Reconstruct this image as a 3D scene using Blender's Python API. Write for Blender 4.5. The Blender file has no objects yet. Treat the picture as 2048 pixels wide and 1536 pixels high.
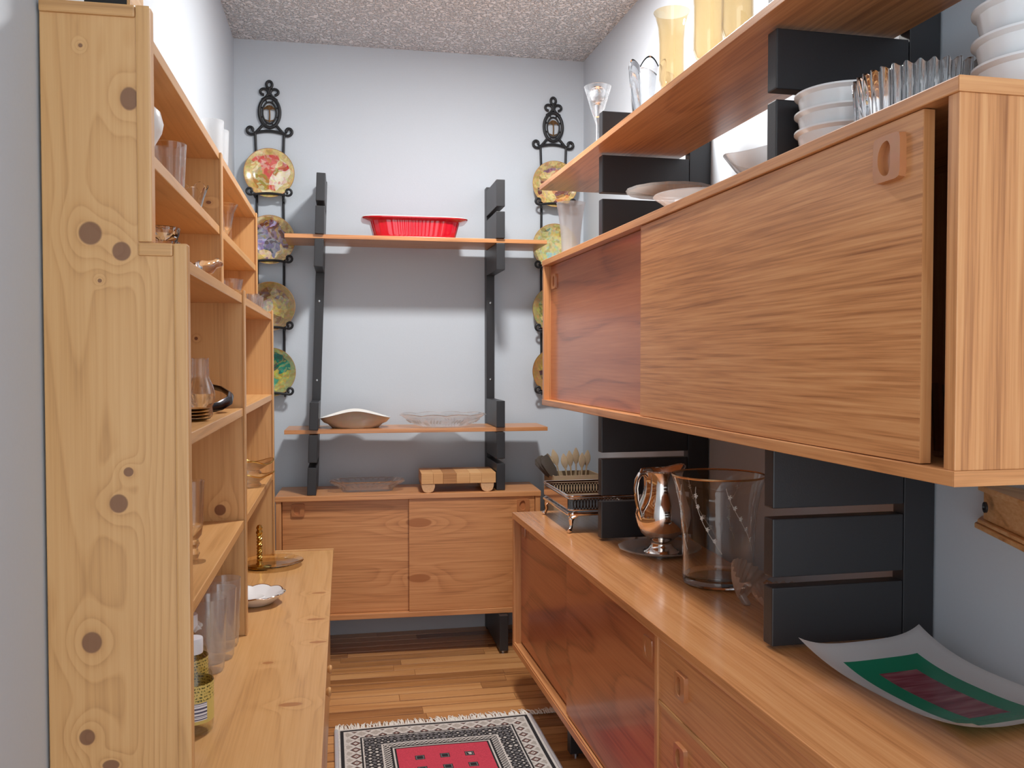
import bpy, bmesh, math, random
from mathutils import Vector, Matrix
random.seed(7)
PI = math.pi
sc = bpy.context.scene
COL = sc.collection

# ---------------------------------------------------------------- camera
cam_d = bpy.data.cameras.new('camera')
cam = bpy.data.objects.new('camera', cam_d)
COL.objects.link(cam)
cam_d.sensor_width = 36.0
cam_d.lens = 36.0 * 1750.0 / 2048.0
cam_d.clip_start = 0.02
cam.location = (0, 0, 1.14)
cam.rotation_euler = (math.radians(90 - 1.55), 0, math.radians(-10.9))
sc.camera = cam

# ---------------------------------------------------------------- world + lights
world = bpy.data.worlds.new('world')
sc.world = world
world.use_nodes = True
bg = world.node_tree.nodes['Background']
bg.inputs[0].default_value = (0.86, 0.94, 1.0, 1)
bg.inputs[1].default_value = 2.0
sc.view_settings.view_transform = 'Standard'
sc.view_settings.look = 'None'
sc.view_settings.gamma = 1.0
sc.view_settings.use_curve_mapping = False
sc.view_settings.exposure = 0.08

def lamp(name, loc, power, radius, col):
    """round ceiling lamp shining downwards"""
    d = bpy.data.lights.new(name, 'AREA')
    d.shape = 'DISK'; d.size = radius * 2
    d.energy = power; d.color = col
    o = bpy.data.objects.new(name, d); o.location = loc
    COL.objects.link(o)
    return o
lamp('ceiling_lamp_offscreen', (0.45, 2.50, 2.415), 30, 0.10, (1.0, 0.985, 0.965))   # the ceiling lamp above the aisle, known by its shadows on the back wall
sc.cycles.transparent_max_bounces = 24

# ---------------------------------------------------------------- node helpers
def new_mat(name):
    m = bpy.data.materials.new(name); m.use_nodes = True
    nt = m.node_tree
    b = nt.nodes['Principled BSDF']
    return m, nt, b
def node(nt, typ, **kw):
    n = nt.nodes.new(typ)
    for k, v in kw.items(): setattr(n, k, v)
    return n
def link(nt, a, b): nt.links.new(a, b)
def math_n(nt, op, a, b=None, c=None):
    n = node(nt, 'ShaderNodeMath', operation=op)
    for i, v in enumerate((a, b, c)):
        if v is None: continue
        if isinstance(v, (int, float)): n.inputs[i].default_value = v
        else: link(nt, v, n.inputs[i])
    return n.outputs[0]
def ramp_n(nt, fac, stops, interp='LINEAR'):
    r = node(nt, 'ShaderNodeValToRGB'); r.color_ramp.interpolation = interp
    el = r.color_ramp.elements
    while len(el) < len(stops): el.new(0.5)
    for e, (p, c) in zip(el, stops):
        e.position = p; e.color = (c[0], c[1], c[2], 1)
    link(nt, fac, r.inputs[0])
    return r.outputs[0]
def mixc(nt, fac, a, b, blend='MIX'):
    n = node(nt, 'ShaderNodeMix', data_type='RGBA', blend_type=blend)
    if isinstance(fac, (int, float)): n.inputs[0].default_value = fac
    else: link(nt, fac, n.inputs[0])
    for i, v in ((6, a), (7, b)):
        if isinstance(v, (tuple, list)): n.inputs[i].default_value = (v[0], v[1], v[2], 1)
        else: link(nt, v, n.inputs[i])
    return n.outputs[2]
def s2l(r, g, b):
    f = lambda c: (c / 255 / 12.92) if c / 255 <= .04045 else ((c / 255 + .055) / 1.055) ** 2.4
    return (f(r), f(g), f(b))
def simple(name, col, rough=.5, metal=0., coat=0., spec=None, bump=0., bscale=60):
    m, nt, b = new_mat(name)
    b.inputs['Base Color'].default_value = (*col, 1)
    b.inputs['Roughness'].default_value = rough
    b.inputs['Metallic'].default_value = metal
    b.inputs['Coat Weight'].default_value = coat
    tc = node(nt, 'ShaderNodeTexCoord')
    no = node(nt, 'ShaderNodeTexNoise'); no.inputs['Scale'].default_value = bscale; no.inputs['Detail'].default_value = 3
    link(nt, tc.outputs['Object'], no.inputs['Vector'])
    c2 = mixc(nt, .10, col, no.outputs['Color'], 'OVERLAY')
    link(nt, c2, b.inputs['Base Color'])
    if bump:
        bp = node(nt, 'ShaderNodeBump'); bp.inputs['Strength'].default_value = bump; bp.inputs['Distance'].default_value = .01
        link(nt, no.outputs['Fac'], bp.inputs['Height']); link(nt, bp.outputs[0], b.inputs['Normal'])
    return m

def wood(name, dark, mid, light, axis='x', rings=7., stretch=.14, nscale=3.2, rough=.38, coat=0., fibre=.45, knots=(), kaxes='xz', kcol=None, kwarp=1.0, ringc=.30, vary=0.0):
    m, nt, b = new_mat(name)
    tc = node(nt, 'ShaderNodeTexCoord'); oi = node(nt, 'ShaderNodeObjectInfo')
    s = {'x': (stretch, 1, 1), 'y': (1, stretch, 1), 'z': (1, 1, stretch)}[axis]
    fs = {'x': (.02, 1, 1), 'y': (1, .02, 1), 'z': (1, 1, .02)}[axis]
    off = math_n(nt, 'MULTIPLY', oi.outputs['Random'], 9.0)
    add = node(nt, 'ShaderNodeVectorMath', operation='ADD')
    link(nt, tc.outputs['Object'], add.inputs[0])
    cb = node(nt, 'ShaderNodeCombineXYZ')
    for i in range(3): link(nt, off, cb.inputs[i])
    link(nt, cb.outputs[0], add.inputs[1])
    if knots: vec = tc.outputs['Object']
    else: vec = add.outputs[0]
    def noise(scl, mul, det, rgh=.5):
        vm = node(nt, 'ShaderNodeVectorMath', operation='MULTIPLY'); vm.inputs[1].default_value = mul
        link(nt, vec, vm.inputs[0])
        no = node(nt, 'ShaderNodeTexNoise'); no.inputs['Scale'].default_value = scl
        no.inputs['Detail'].default_value = det; no.inputs['Roughness'].default_value = rgh
        link(nt, vm.outputs[0], no.inputs['Vector']); return no.outputs['Fac']
    h = math_n(nt, 'MULTIPLY', noise(nscale, s, 1.5, .45), rings)
    kmask = None
    if knots:
        sp = node(nt, 'ShaderNodeSeparateXYZ'); link(nt, tc.outputs['Object'], sp.inputs[0])
        ia, ib = 'xyz'.index(kaxes[0]), 'xyz'.index(kaxes[1])
        for (a, bb, ra, rb) in knots:
            da = math_n(nt, 'DIVIDE', math_n(nt, 'SUBTRACT', sp.outputs[ia], a), ra)
            db = math_n(nt, 'DIVIDE', math_n(nt, 'SUBTRACT', sp.outputs[ib], bb), rb)
            d2 = math_n(nt, 'ADD', math_n(nt, 'MULTIPLY', da, da), math_n(nt, 'MULTIPLY', db, db))
            g = math_n(nt, 'POWER', 2.718, math_n(nt, 'MULTIPLY', d2, -.16))
            h = math_n(nt, 'ADD', h, math_n(nt, 'MULTIPLY', g, kwarp))
            mr = node(nt, 'ShaderNodeMapRange', interpolation_type='SMOOTHSTEP')
            mr.inputs[1].default_value = 1.15; mr.inputs[2].default_value = .75
            link(nt, d2, mr.inputs[0])
            kmask = mr.outputs[0] if kmask is None else math_n(nt, 'MAXIMUM', kmask, mr.outputs[0])
    fr = math_n(nt, 'FRACT', h)
    pp = math_n(nt, 'POWER', fr, 2.5)
    # soften the jump
    back = math_n(nt, 'MULTIPLY', math_n(nt, 'SUBTRACT', 1.0, fr), 6.0)
    ring = math_n(nt, 'MINIMUM', pp, back)
    fib = noise(170, fs, 3, .65)
    blot = noise(2.3, s, 2)
    v = math_n(nt, 'ADD', math_n(nt, 'MULTIPLY', math_n(nt, 'SUBTRACT', .35, ring), ringc), math_n(nt, 'MULTIPLY', math_n(nt, 'SUBTRACT', fib, .5), fibre * 1.6))
    v = math_n(nt, 'ADD', math_n(nt, 'ADD', v, .55), math_n(nt, 'MULTIPLY', math_n(nt, 'SUBTRACT', blot, .5), .45))
    if vary: v = math_n(nt, 'ADD', v, math_n(nt, 'MULTIPLY', math_n(nt, 'SUBTRACT', oi.outputs['Random'], .5), vary))
    col = ramp_n(nt, v, [(.12, dark), (.55, mid), (.92, light)])
    if knots:
        col = mixc(nt, math_n(nt, 'MULTIPLY', kmask, .85), col, kcol or dark)
    link(nt, col, b.inputs['Base Color'])
    b.inputs['Roughness'].default_value = rough
    b.inputs['Coat Weight'].default_value = coat; b.inputs['Coat Roughness'].default_value = .12
    bp = node(nt, 'ShaderNodeBump'); bp.inputs['Strength'].default_value = .05; bp.inputs['Distance'].default_value = .002
    link(nt, fib, bp.inputs['Height']); link(nt, bp.outputs[0], b.inputs['Normal'])
    return m

def thin_glass(name, tint=(.97, .98, .98), edge=(.62, .66, .68), rough=.01, refl=1.6, milk=0.0, milkcol=(.9, .9, .9)):
    m = bpy.data.materials.new(name); m.use_nodes = True
    nt = m.node_tree; nt.nodes.clear()
    out = node(nt, 'ShaderNodeOutputMaterial')
    lw = node(nt, 'ShaderNodeLayerWeight'); lw.inputs[0].default_value = .5
    c = ramp_n(nt, lw.outputs['Facing'], [(0., tint), (.75, tint), (1., edge)])
    tr = node(nt, 'ShaderNodeBsdfTransparent'); link(nt, c, tr.inputs[0])
    gl = node(nt, 'ShaderNodeBsdfGlossy'); gl.inputs['Roughness'].default_value = rough
    tc = node(nt, 'ShaderNodeTexCoord'); no = node(nt, 'ShaderNodeTexNoise'); no.inputs['Scale'].default_value = 25
    link(nt, tc.outputs['Object'], no.inputs[0])
    bp = node(nt, 'ShaderNodeBump'); bp.inputs['Strength'].default_value = .06; bp.inputs['Distance'].default_value = .004
    link(nt, no.outputs[0], bp.inputs['Height']); link(nt, bp.outputs[0], gl.inputs['Normal'])
    sch = math_n(nt, 'ADD', .04, math_n(nt, 'MULTIPLY', math_n(nt, 'POWER', lw.outputs['Facing'], 4.0), .40))
    fac = math_n(nt, 'MINIMUM', math_n(nt, 'MULTIPLY', sch, refl * .7), .5)
    mx = node(nt, 'ShaderNodeMixShader'); link(nt, fac, mx.inputs[0]); link(nt, tr.outputs[0], mx.inputs[1]); link(nt, gl.outputs[0], mx.inputs[2])
    last = mx.outputs[0]
    if milk:
        df = node(nt, 'ShaderNodeBsdfTranslucent'); df.inputs[0].default_value = (*milkcol, 1)
        d2 = node(nt, 'ShaderNodeBsdfDiffuse'); d2.inputs[0].default_value = (*milkcol, 1)
        a2 = node(nt, 'ShaderNodeMixShader'); a2.inputs[0].default_value = .5
        link(nt, df.outputs[0], a2.inputs[1]); link(nt, d2.outputs[0], a2.inputs[2])
        m2 = node(nt, 'ShaderNodeMixShader'); m2.inputs[0].default_value = milk
        link(nt, last, m2.inputs[1]); link(nt, a2.outputs[0], m2.inputs[2]); last = m2.outputs[0]
    link(nt, last, out.inputs[0])
    return m
def crystal(name, tint=(1, 1, 1), ior=1.5, rough=0.0, thin=0.0):
    m, nt, b = new_mat(name)
    b.inputs['Base Color'].default_value = (*tint, 1)
    b.inputs['Transmission Weight'].default_value = 1.0
    b.inputs['Roughness'].default_value = rough
    b.inputs['IOR'].default_value = ior
    if thin:
        tr = node(nt, 'ShaderNodeBsdfTransparent'); mx = node(nt, 'ShaderNodeMixShader'); mx.inputs[0].default_value = thin
        out = nt.nodes['Material Output']
        link(nt, b.outputs[0], mx.inputs[1]); link(nt, tr.outputs[0], mx.inputs[2]); link(nt, mx.outputs[0], out.inputs[0])
    return m

# ---------------------------------------------------------------- materials
M = {}
TD, TM, TL = s2l(142, 86, 48), s2l(206, 142, 90), s2l(226, 168, 114)
for ax in 'xyz':
    M['teak_' + ax] = wood('teak_' + ax, TD, TM, TL, ax, rings=14, rough=.34, coat=.12, ringc=.2, fibre=.6)
M['teak_door'] = wood('teak_door', TD, TM, TL, 'y', rings=16, stretch=.055, nscale=4.5, rough=.36, coat=.10, fibre=.85, ringc=.16)
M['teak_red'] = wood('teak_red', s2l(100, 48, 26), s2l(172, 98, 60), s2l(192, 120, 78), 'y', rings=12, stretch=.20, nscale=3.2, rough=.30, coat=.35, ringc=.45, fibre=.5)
M['teak_back_door'] = wood('teak_back_door', TD, TM, TL, 'x', rings=14, stretch=.14, nscale=4.6, rough=.38, fibre=.6, ringc=.22,
      knots=((.03, .515, .05, .018), (.03, .30, .045, .016), (.56, .52, .05, .02), (.56, .30, .05, .02)), kaxes='xz', kcol=s2l(168, 102, 54), kwarp=3.0)
M['teak_top'] = wood('teak_top', TD, TM, TL, 'y', rings=12, stretch=.10, nscale=3, rough=.22, coat=.5, ringc=.2)
M['teak_side'] = wood('teak_side', TD, TM, TL, 'z', rings=10, stretch=.05, nscale=6, rough=.36, coat=.1, ringc=.35, fibre=.7)
M['teak_handle'] = simple('teak_handle', s2l(182, 118, 74), .3, coat=.3)
PD, PM, PL = s2l(152, 104, 58), s2l(206, 156, 100), s2l(222, 176, 122)
for ax in 'xyz':
    M['pine_' + ax] = wood('pine_' + ax, PD, PM, PL, ax, rings=14, stretch=.06, nscale=6, rough=.36, fibre=.35, coat=.1, ringc=.2)
M['pine_end'] = wood('pine_end', PD, PM, PL, 'z', rings=26, stretch=.05, nscale=6, rough=.4, fibre=.3, coat=.05, ringc=.26,
      knots=((-.302, 1.518, .013, .017), (-.357, 1.323, .016, .017), (-.315, 1.298, .013, .014), (-.323, .931, .013, .014), (-.309, .977, .007, .007), (-.362, .729, .014, .016), (-.370, .590, .011, .012), (-.338, .546, .012, .008), (-.367, 1.59, .003, .003), (-.345, 1.255, .003, .003)),
      kaxes='xz', kcol=s2l(112, 72, 52), kwarp=2.6)
M['pine_divider'] = wood('pine_divider', PD, PM, PL, 'z', rings=18, stretch=.07, nscale=6, rough=.36, fibre=.35, coat=.1,
      knots=((-.281, .795, .013, .013), (-.33, 1.19, .004, .004), (-.30, 1.50, .006, .004)), kaxes='xz', kcol=s2l(104, 50, 26), kwarp=1.6)
M['pine_top'] = wood('pine_top', PD, PM, PL, 'y', rings=14, stretch=.06, nscale=5, rough=.33, coat=.15, fibre=.35, ringc=.2,
      knots=((-.10, 1.66, .022, .010), (-.07, 2.20, .022, .009), (-.16, 1.90, .012, .008), (-.06, 2.02, .02, .008), (-.07, 2.45, .02, .008)), kaxes='xy', kcol=s2l(168, 108, 60), kwarp=1.2)
M['oak'] = wood('oak', s2l(150, 92, 44), s2l(222, 172, 112), s2l(244, 212, 164), 'y', rings=9, stretch=.12, nscale=9, rough=.4)
M['plank'] = wood('plank', s2l(116, 70, 38), s2l(190, 134, 82), s2l(212, 160, 106), 'x', rings=4, stretch=.06, nscale=6, rough=.28, coat=.25, vary=.5, fibre=.5)
M['plank_edge'] = simple('plank_edge', s2l(150, 100, 60), .4)
M['butcher'] = wood('butcher', s2l(150, 96, 52), s2l(206, 150, 94), s2l(224, 176, 120), 'x', rings=3, nscale=8, rough=.45, vary=.7)
M['foot_wood'] = wood('foot_wood', s2l(170, 118, 76), s2l(208, 164, 120), s2l(222, 184, 142), 'y', rings=3, rough=.5)
M['black'] = simple('black_paint', s2l(42, 42, 45), .42, bump=.03, bscale=300)
M['iron'] = simple('wrought_iron', s2l(40, 40, 42), .5, metal=.3)
M['bronze'] = simple('bronze', s2l(120, 92, 60), .45, metal=.7)
M['black_card'] = simple('black_card', s2l(30, 28, 28), .7)
M['steel'] = simple('steel_screw', s2l(180, 182, 185), .3, metal=1.)
M['silver'] = simple('silver', s2l(225, 215, 208), .09, metal=1.)
M['silver_dark'] = simple('silver_tarnished', s2l(70, 68, 72), .22, metal=1.)
M['silver_print'] = simple('chased_silver', s2l(190, 185, 180), .22, metal=1., bump=.5, bscale=220)
M['brass'] = simple('brass', s2l(214, 184, 104), .18, metal=1.)
M['white'] = simple('white_ceramic', s2l(232, 232, 232), .22, coat=.3)
M['tan_ceramic'] = simple('tan_ceramic', s2l(186, 172, 156), .25, coat=.4)
M['cream_ceramic'] = simple('cream_ceramic', s2l(238, 236, 230), .2, coat=.4)
M['red'] = simple('red_ceramic', s2l(206, 18, 42), .15, coat=.6)
M['clear'] = crystal('clear_glass', (.99, .995, 1.0), 1.45, thin=.35)
M['clear_blue'] = crystal('clear_tumbler', (.985, .993, 1.0), 1.5, thin=.35)
M['tumbler_glass'] = thin_glass('tumbler_glass', (.985, .99, .995), (.80, .83, .86), refl=3.6, milk=.085, milkcol=(.90, .93, .96))
M['smoke'] = thin_glass('grey_glass', (.94, .945, .945), (.60, .61, .61), refl=3.2, milk=.24, milkcol=(.78, .78, .77))
M['bottle_glass'] = thin_glass('bottle_glass', (.985, .99, .99), (.66, .70, .70))
M['frost'] = thin_glass('frosted_glass', (.95, .95, .95), (.6, .62, .64), rough=.15, milk=.28, milkcol=(.88, .9, .92))
M['vase_glass'] = crystal('vase_glass', (.95, .95, .945), 1.42)
M['etch'] = simple('etched_marks', s2l(214, 210, 204), .7)
M['gold_rim'] = simple('gold_rim', s2l(206, 160, 112), .25, metal=.8)
M['amber'] = thin_glass('amber_lustre', (.94, .87, .72), (.60, .45, .22), refl=2.6, milk=.12, milkcol=(.94, .86, .70))
M['amber_dish'] = crystal('amber_dish', (.90, .76, .50), 1.46)
M['rose_glass'] = thin_glass('rose_shell', (.86, .80, .75), (.50, .42, .37), refl=3.4, milk=.55, milkcol=(.70, .60, .53))
M['crystal'] = crystal('crystal', (.97, .985, 1.0))
M['liquid'] = thin_glass('pale_liquid', (.93, .92, .82), (.75, .73, .58), refl=.6)
M['plastic_white'] = simple('white_cap', s2l(226, 226, 232), .4)
M['kraft'] = simple('kraft_board', s2l(176, 152, 122), .8, bump=.1)
M['horn'] = simple('dark_utensil', s2l(84, 76, 68), .4)
M['wood_utensil'] = simple('pale_utensil', s2l(188, 164, 132), .5)
M['fringe'] = simple('fringe_yarn', s2l(238, 234, 226), .9)
M['selvage'] = simple('rug_selvage', s2l(186, 182, 186), .9)

# wall paint
def paint(name, col, bump, scale, rough=.75):
    m, nt, b = new_mat(name)
    tc = node(nt, 'ShaderNodeTexCoord')
    no = node(nt, 'ShaderNodeTexNoise'); no.inputs['Scale'].default_value = scale; no.inputs['Detail'].default_value = 4
    link(nt, tc.outputs['Object'], no.inputs[0])
    c = ramp_n(nt, no.outputs[0], [(.3, tuple(x * .985 for x in col)), (.7, col)])
    link(nt, c, b.inputs['Base Color']); b.inputs['Roughness'].default_value = rough
    bp = node(nt, 'ShaderNodeBump'); bp.inputs['Strength'].default_value = bump; bp.inputs['Distance'].default_value = .004
    link(nt, no.outputs[0], bp.inputs['Height']); link(nt, bp.outputs[0], b.inputs['Normal'])
    return m
M['wall'] = paint('wall_paint', (.585, .635, .69), .05, 160)
def ceiling_mat():
    m, nt, b = new_mat('knockdown_ceiling')
    tc = node(nt, 'ShaderNodeTexCoord')
    no = node(nt, 'ShaderNodeTexNoise'); no.inputs['Scale'].default_value = 62; no.inputs['Detail'].default_value = 2.5; no.inputs['Roughness'].default_value = .6
    link(nt, tc.outputs['Object'], no.inputs[0])
    f = ramp_n(nt, no.outputs[0], [(.42, (0, 0, 0)), (.60, (1, 1, 1))])
    c = mixc(nt, no.outputs[0], (.87, .88, .89), (.89, .90, .91)); link(nt, c, b.inputs['Base Color'])
    b.inputs['Roughness'].default_value = .9
    bp = node(nt, 'ShaderNodeBump'); bp.inputs['Strength'].default_value = 1.0; bp.inputs['Distance'].default_value = .014
    link(nt, f, bp.inputs['Height']); link(nt, bp.outputs[0], b.inputs['Normal'])
    return m
M['ceiling'] = ceiling_mat()

def art(name, cols, seed, scale=18):
    """abstract painted plate: warped colour patches from a palette"""
    m, nt, b = new_mat(name)
    tc = node(nt, 'ShaderNodeTexCoord')
    mp = node(nt, 'ShaderNodeMapping'); mp.inputs['Location'].default_value = (seed * 1.7, seed * .9, seed)
    link(nt, tc.outputs['Object'], mp.inputs[0])
    no = node(nt, 'ShaderNodeTexNoise'); no.inputs['Scale'].default_value = 14; no.inputs['Detail'].default_value = 2
    link(nt, mp.outputs[0], no.inputs[0])
    w = node(nt, 'ShaderNodeVectorMath', operation='SCALE'); w.inputs['Scale'].default_value = .09
    link(nt, no.outputs['Color'], w.inputs[0])
    ad = node(nt, 'ShaderNodeVectorMath', operation='ADD'); link(nt, mp.outputs[0], ad.inputs[0]); link(nt, w.outputs[0], ad.inputs[1])
    vo = node(nt, 'ShaderNodeTexVoronoi'); vo.inputs['Scale'].default_value = scale
    link(nt, ad.outputs[0], vo.inputs['Vector'])
    sp = node(nt, 'ShaderNodeSeparateColor'); link(nt, vo.outputs['Color'], sp.inputs[0])
    k = len(cols)
    c = ramp_n(nt, sp.outputs[0], [(i / k, s2l(*cc)) for i, cc in enumerate(cols)], 'CONSTANT')
    n2 = node(nt, 'ShaderNodeTexNoise'); n2.inputs['Scale'].default_value = 90; n2.inputs['Detail'].default_value = 3
    link(nt, mp.outputs[0], n2.inputs[0])
    v3 = node(nt, 'ShaderNodeTexVoronoi'); v3.inputs['Scale'].default_value = 75; link(nt, ad.outputs[0], v3.inputs['Vector'])
    sp3 = node(nt, 'ShaderNodeSeparateColor'); link(nt, v3.outputs['Color'], sp3.inputs[0])
    fine = ramp_n(nt, sp3.outputs[1], [(i / k, s2l(*cc)) for i, cc in enumerate(cols[::-1])], 'CONSTANT')
    c = mixc(nt, .32, c, fine)
    ln = node(nt, 'ShaderNodeVectorMath', operation='LENGTH'); fl = node(nt, 'ShaderNodeVectorMath', operation='MULTIPLY'); fl.inputs[1].default_value = (1, 1, 0)
    link(nt, tc.outputs['Object'], fl.inputs[0]); link(nt, fl.outputs[0], ln.inputs[0])
    wob = math_n(nt, 'ADD', ln.outputs['Value'], math_n(nt, 'MULTIPLY', math_n(nt, 'SUBTRACT', no.outputs['Fac'], .5), .06))
    border = math_n(nt, 'GREATER_THAN', wob, .074)
    gold = mixc(nt, sp3.outputs[0], s2l(*cols[0]), s2l(*cols[-2]))
    gold = mixc(nt, .45, gold, s2l(206, 176, 96))
    c = mixc(nt, math_n(nt, 'MULTIPLY', border, .8), c, gold)
    c = mixc(nt, .45, c, n2.outputs['Color'], 'OVERLAY')
    link(nt, c, b.inputs['Base Color']); b.inputs['Roughness'].default_value = .18; b.inputs['Coat Weight'].default_value = .5
    return m

# ---------------------------------------------------------------- geometry helpers
class G:
    def __init__(s): s.bm = bmesh.new()
    def box(s, x0, x1, y0, y1, z0, z1, bev=0.):
        r = bmesh.ops.create_cube(s.bm, size=1.)
        vs = r['verts']
        for v in vs:
            v.co = Vector(((x0 + x1) / 2 + v.co.x * (x1 - x0), (y0 + y1) / 2 + v.co.y * (y1 - y0), (z0 + z1) / 2 + v.co.z * (z1 - z0)))
        if bev:
            es = list({e for v in vs for e in v.link_edges})
            bmesh.ops.bevel(s.bm, geom=es, offset=bev, segments=2, affect='EDGES', profile=.6)
        return s
    def prism(s, pts, a0, a1, axis='y', bev=0.):
        """polygon pts in the two other axes, extruded along axis from a0 to a1"""
        def P(p, a):
            return {'x': (a, p[0], p[1]), 'y': (p[0], a, p[1]), 'z': (p[0], p[1], a)}[axis]
        b0 = [s.bm.verts.new(P(p, a0)) for p in pts]; b1 = [s.bm.verts.new(P(p, a1)) for p in pts]
        n = len(pts)
        fs = [s.bm.faces.new(b0), s.bm.faces.new(b1[::-1])]
        for i in range(n): fs.append(s.bm.faces.new((b0[(i + 1) % n], b0[i], b1[i], b1[(i + 1) % n])))
        if bev:
            es = list({e for f in fs for e in f.edges})
            bmesh.ops.bevel(s.bm, geom=es, offset=bev, segments=2, affect='EDGES', profile=.6)
        return s
    def lathe(s, prof, seg=48, mod=None, close=False, c=(0, 0, 0)):
        rings = []
        for i, (r, z) in enumerate(prof):
            if r < 1e-6 and mod is None:
                rings.append([s.bm.verts.new((c[0], c[1], c[2] + z))]); continue
            ring = []
            for k in range(seg):
                t = 2 * PI * k / seg
                rr, zz = (r, z) if mod is None else mod(t, i, r, z)
                ring.append(s.bm.verts.new((c[0] + rr * math.cos(t), c[1] + rr * math.sin(t), c[2] + zz)))
            rings.append(ring)
        pairs = list(zip(rings, rings[1:]))
        if close: pairs.append((rings[-1], rings[0]))
        for a, b in pairs:
            if len(a) == 1 and len(b) == 1: continue
            for k in range(seg):
                k2 = (k + 1) % seg
                if len(a) == 1: s.bm.faces.new((a[0], b[k2], b[k]))
                elif len(b) == 1: s.bm.faces.new((a[k], a[k2], b[0]))
                else: s.bm.faces.new((a[k], a[k2], b[k2], b[k]))
        return s
    def tube(s, path, r, seg=8, closed=False, flat=None):
        """sweep a circle (or a flat ellipse) along points; r number or list"""
        path = [Vector(p) for p in path]; n = len(path); rings = []
        prev = None
        for i, p in enumerate(path):
            if closed: t = path[(i + 1) % n] - path[i - 1]
            else: t = path[min(i + 1, n - 1)] - path[max(i - 1, 0)]
            if t.length < 1e-9: t = Vector((0, 0, 1))
            t.normalize()
            if prev is None:
                a = Vector((0, 1, 0)) if abs(t.y) < .9 else Vector((1, 0, 0))
            else: a = prev
            a = (a - t * a.dot(t)).normalized(); prev = a
            b = t.cross(a)
            rr = r[i] if isinstance(r, (list, tuple)) else r
            fa = flat if flat else 1.0
            rings.append([s.bm.verts.new(p + (a * math.cos(2 * PI * k / seg) * rr * fa) + (b * math.sin(2 * PI * k / seg) * rr)) for k in range(seg)])
        m = n if closed else n - 1
        for i in range(m):
            A, B = rings[i], rings[(i + 1) % n]
            for k in range(seg): s.bm.faces.new((A[k], A[(k + 1) % seg], B[(k + 1) % seg], B[k]))
        if not closed:
            s.bm.faces.new(rings[0][::-1]); s.bm.faces.new(rings[-1])
        return s
    def grid(s, fn, nu, nv, wrap=False):
        vs = [[s.bm.verts.new(fn(i / (nu - (0 if wrap else 1)), j / (nv - 1))) for j in range(nv)] for i in range(nu)]
        for i in range(nu if wrap else nu - 1):
            for j in range(nv - 1):
                i2 = (i + 1) % nu
                s.bm.faces.new((vs[i][j], vs[i2][j], vs[i2][j + 1], vs[i][j + 1]))
        return s
    def build(s, name, mat, parent=None, smooth=False, angle=35, **kw):
        bmesh.ops.recalc_face_normals(s.bm, faces=s.bm.faces[:])
        me = bpy.data.meshes.new(name); s.bm.to_mesh(me); s.bm.free()
        if smooth:
            me.polygons.foreach_set('use_smooth', [True] * len(me.polygons))
            try: me.set_sharp_from_angle(angle=math.radians(angle))
            except Exception: pass
        me.materials.append(M[mat] if isinstance(mat, str) else mat)
        o = bpy.data.objects.new(name, me); COL.objects.link(o)
        if parent: o.parent = parent
        for k, v in kw.items(): o[k] = v
        return o
def rect_mod(hx, hy, p=5):
    """superellipse radius multiplier for rectangular lathes"""
    def f(t): return (abs(math.cos(t) / hx) ** p + abs(math.sin(t) / hy) ** p) ** (-1 / p)
    return f
def thing(name, label, cat, loc=(0, 0, 0), rotz=0, group=None):
    o = bpy.data.objects.new(name, None); COL.objects.link(o)
    o.empty_display_size = .05
    o.location = loc; o.rotation_euler = (0, 0, rotz)
    o['label'] = label; o['category'] = cat
    if group: o['group'] = group
    return o
def solo(g, name, mat, label, cat, loc=(0, 0, 0), rot=(0, 0, 0), group=None, smooth=True, angle=35):
    o = g.build(name, mat, None, smooth, angle)
    o.location = loc; o.rotation_euler = rot
    o['label'] = label; o['category'] = cat
    if group: o['group'] = group
    return o
def copy_part(src, parent=None):
    c = src.copy(); COL.objects.link(c); c.parent = parent
    for ch in src.children: copy_part(ch, c)
    return c
TH = math.radians(1.5)
def RU(n, u, z=0.):
    """point on the right-hand wall unit: n towards that wall, u along it"""
    return (n * math.cos(TH) - u * math.sin(TH), n * math.sin(TH) + u * math.cos(TH), z)

# ---------------------------------------------------------------- the room
XL, YB, ZC, NR, YF = -.425, 3.676, 2.425, 1.118, -.30
def structure(g, name, mat, **kw):
    o = g.build(name, mat); o['kind'] = 'structure'
    return o
g = G(); g.box(XL - .1, 1.35, YF, YB + .1, -.06, -.0006)
floor = structure(g, 'floor', 'plank_edge')
pw = .0585; row = 0; y1 = YB
while y1 > .3:
    x = XL - random.uniform(0, .6)
    while x < 1.17:
        L = random.choice((.55, .75, .95, 1.2))
        a, b = max(x, XL), min(x + L, 1.17)
        if b - a > .03:
            g = G(); dz = random.uniform(-.0004, .0004)
            g.box(-(b - a) / 2, (b - a) / 2, -(pw - .0045) / 2, (pw - .0045) / 2, -.0005, .0014, bev=.0009)
            o = g.build('plank', 'plank', floor); o.location = ((a + b) / 2, y1 - pw / 2, dz)
        x += L + .0012
    y1 -= pw
g = G()
while y1 > YF:
    g.box(XL, 1.17, y1 - pw + .004, y1, -.0005, .0014); y1 -= pw
g.build('far_planks', 'plank', floor, kind='stuff')
g = G(); g.box(XL - .1, 1.25, YB, YB + .1, -.06, ZC + .1); structure(g, 'wall_back', 'wall')
g = G(); g.box(XL - .1, XL, YF, YB, -.06, ZC + .1); structure(g, 'wall_left', 'wall')
g = G(); p0, p1 = RU(NR, YF), RU(NR, YB + .02); q0, q1 = RU(NR + .1, YF), RU(NR + .1, YB + .02)
g.prism([p0[:2], q0[:2], q1[:2], p1[:2]], -.06, ZC + .1, 'z'); structure(g, 'wall_right', 'wall')
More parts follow.
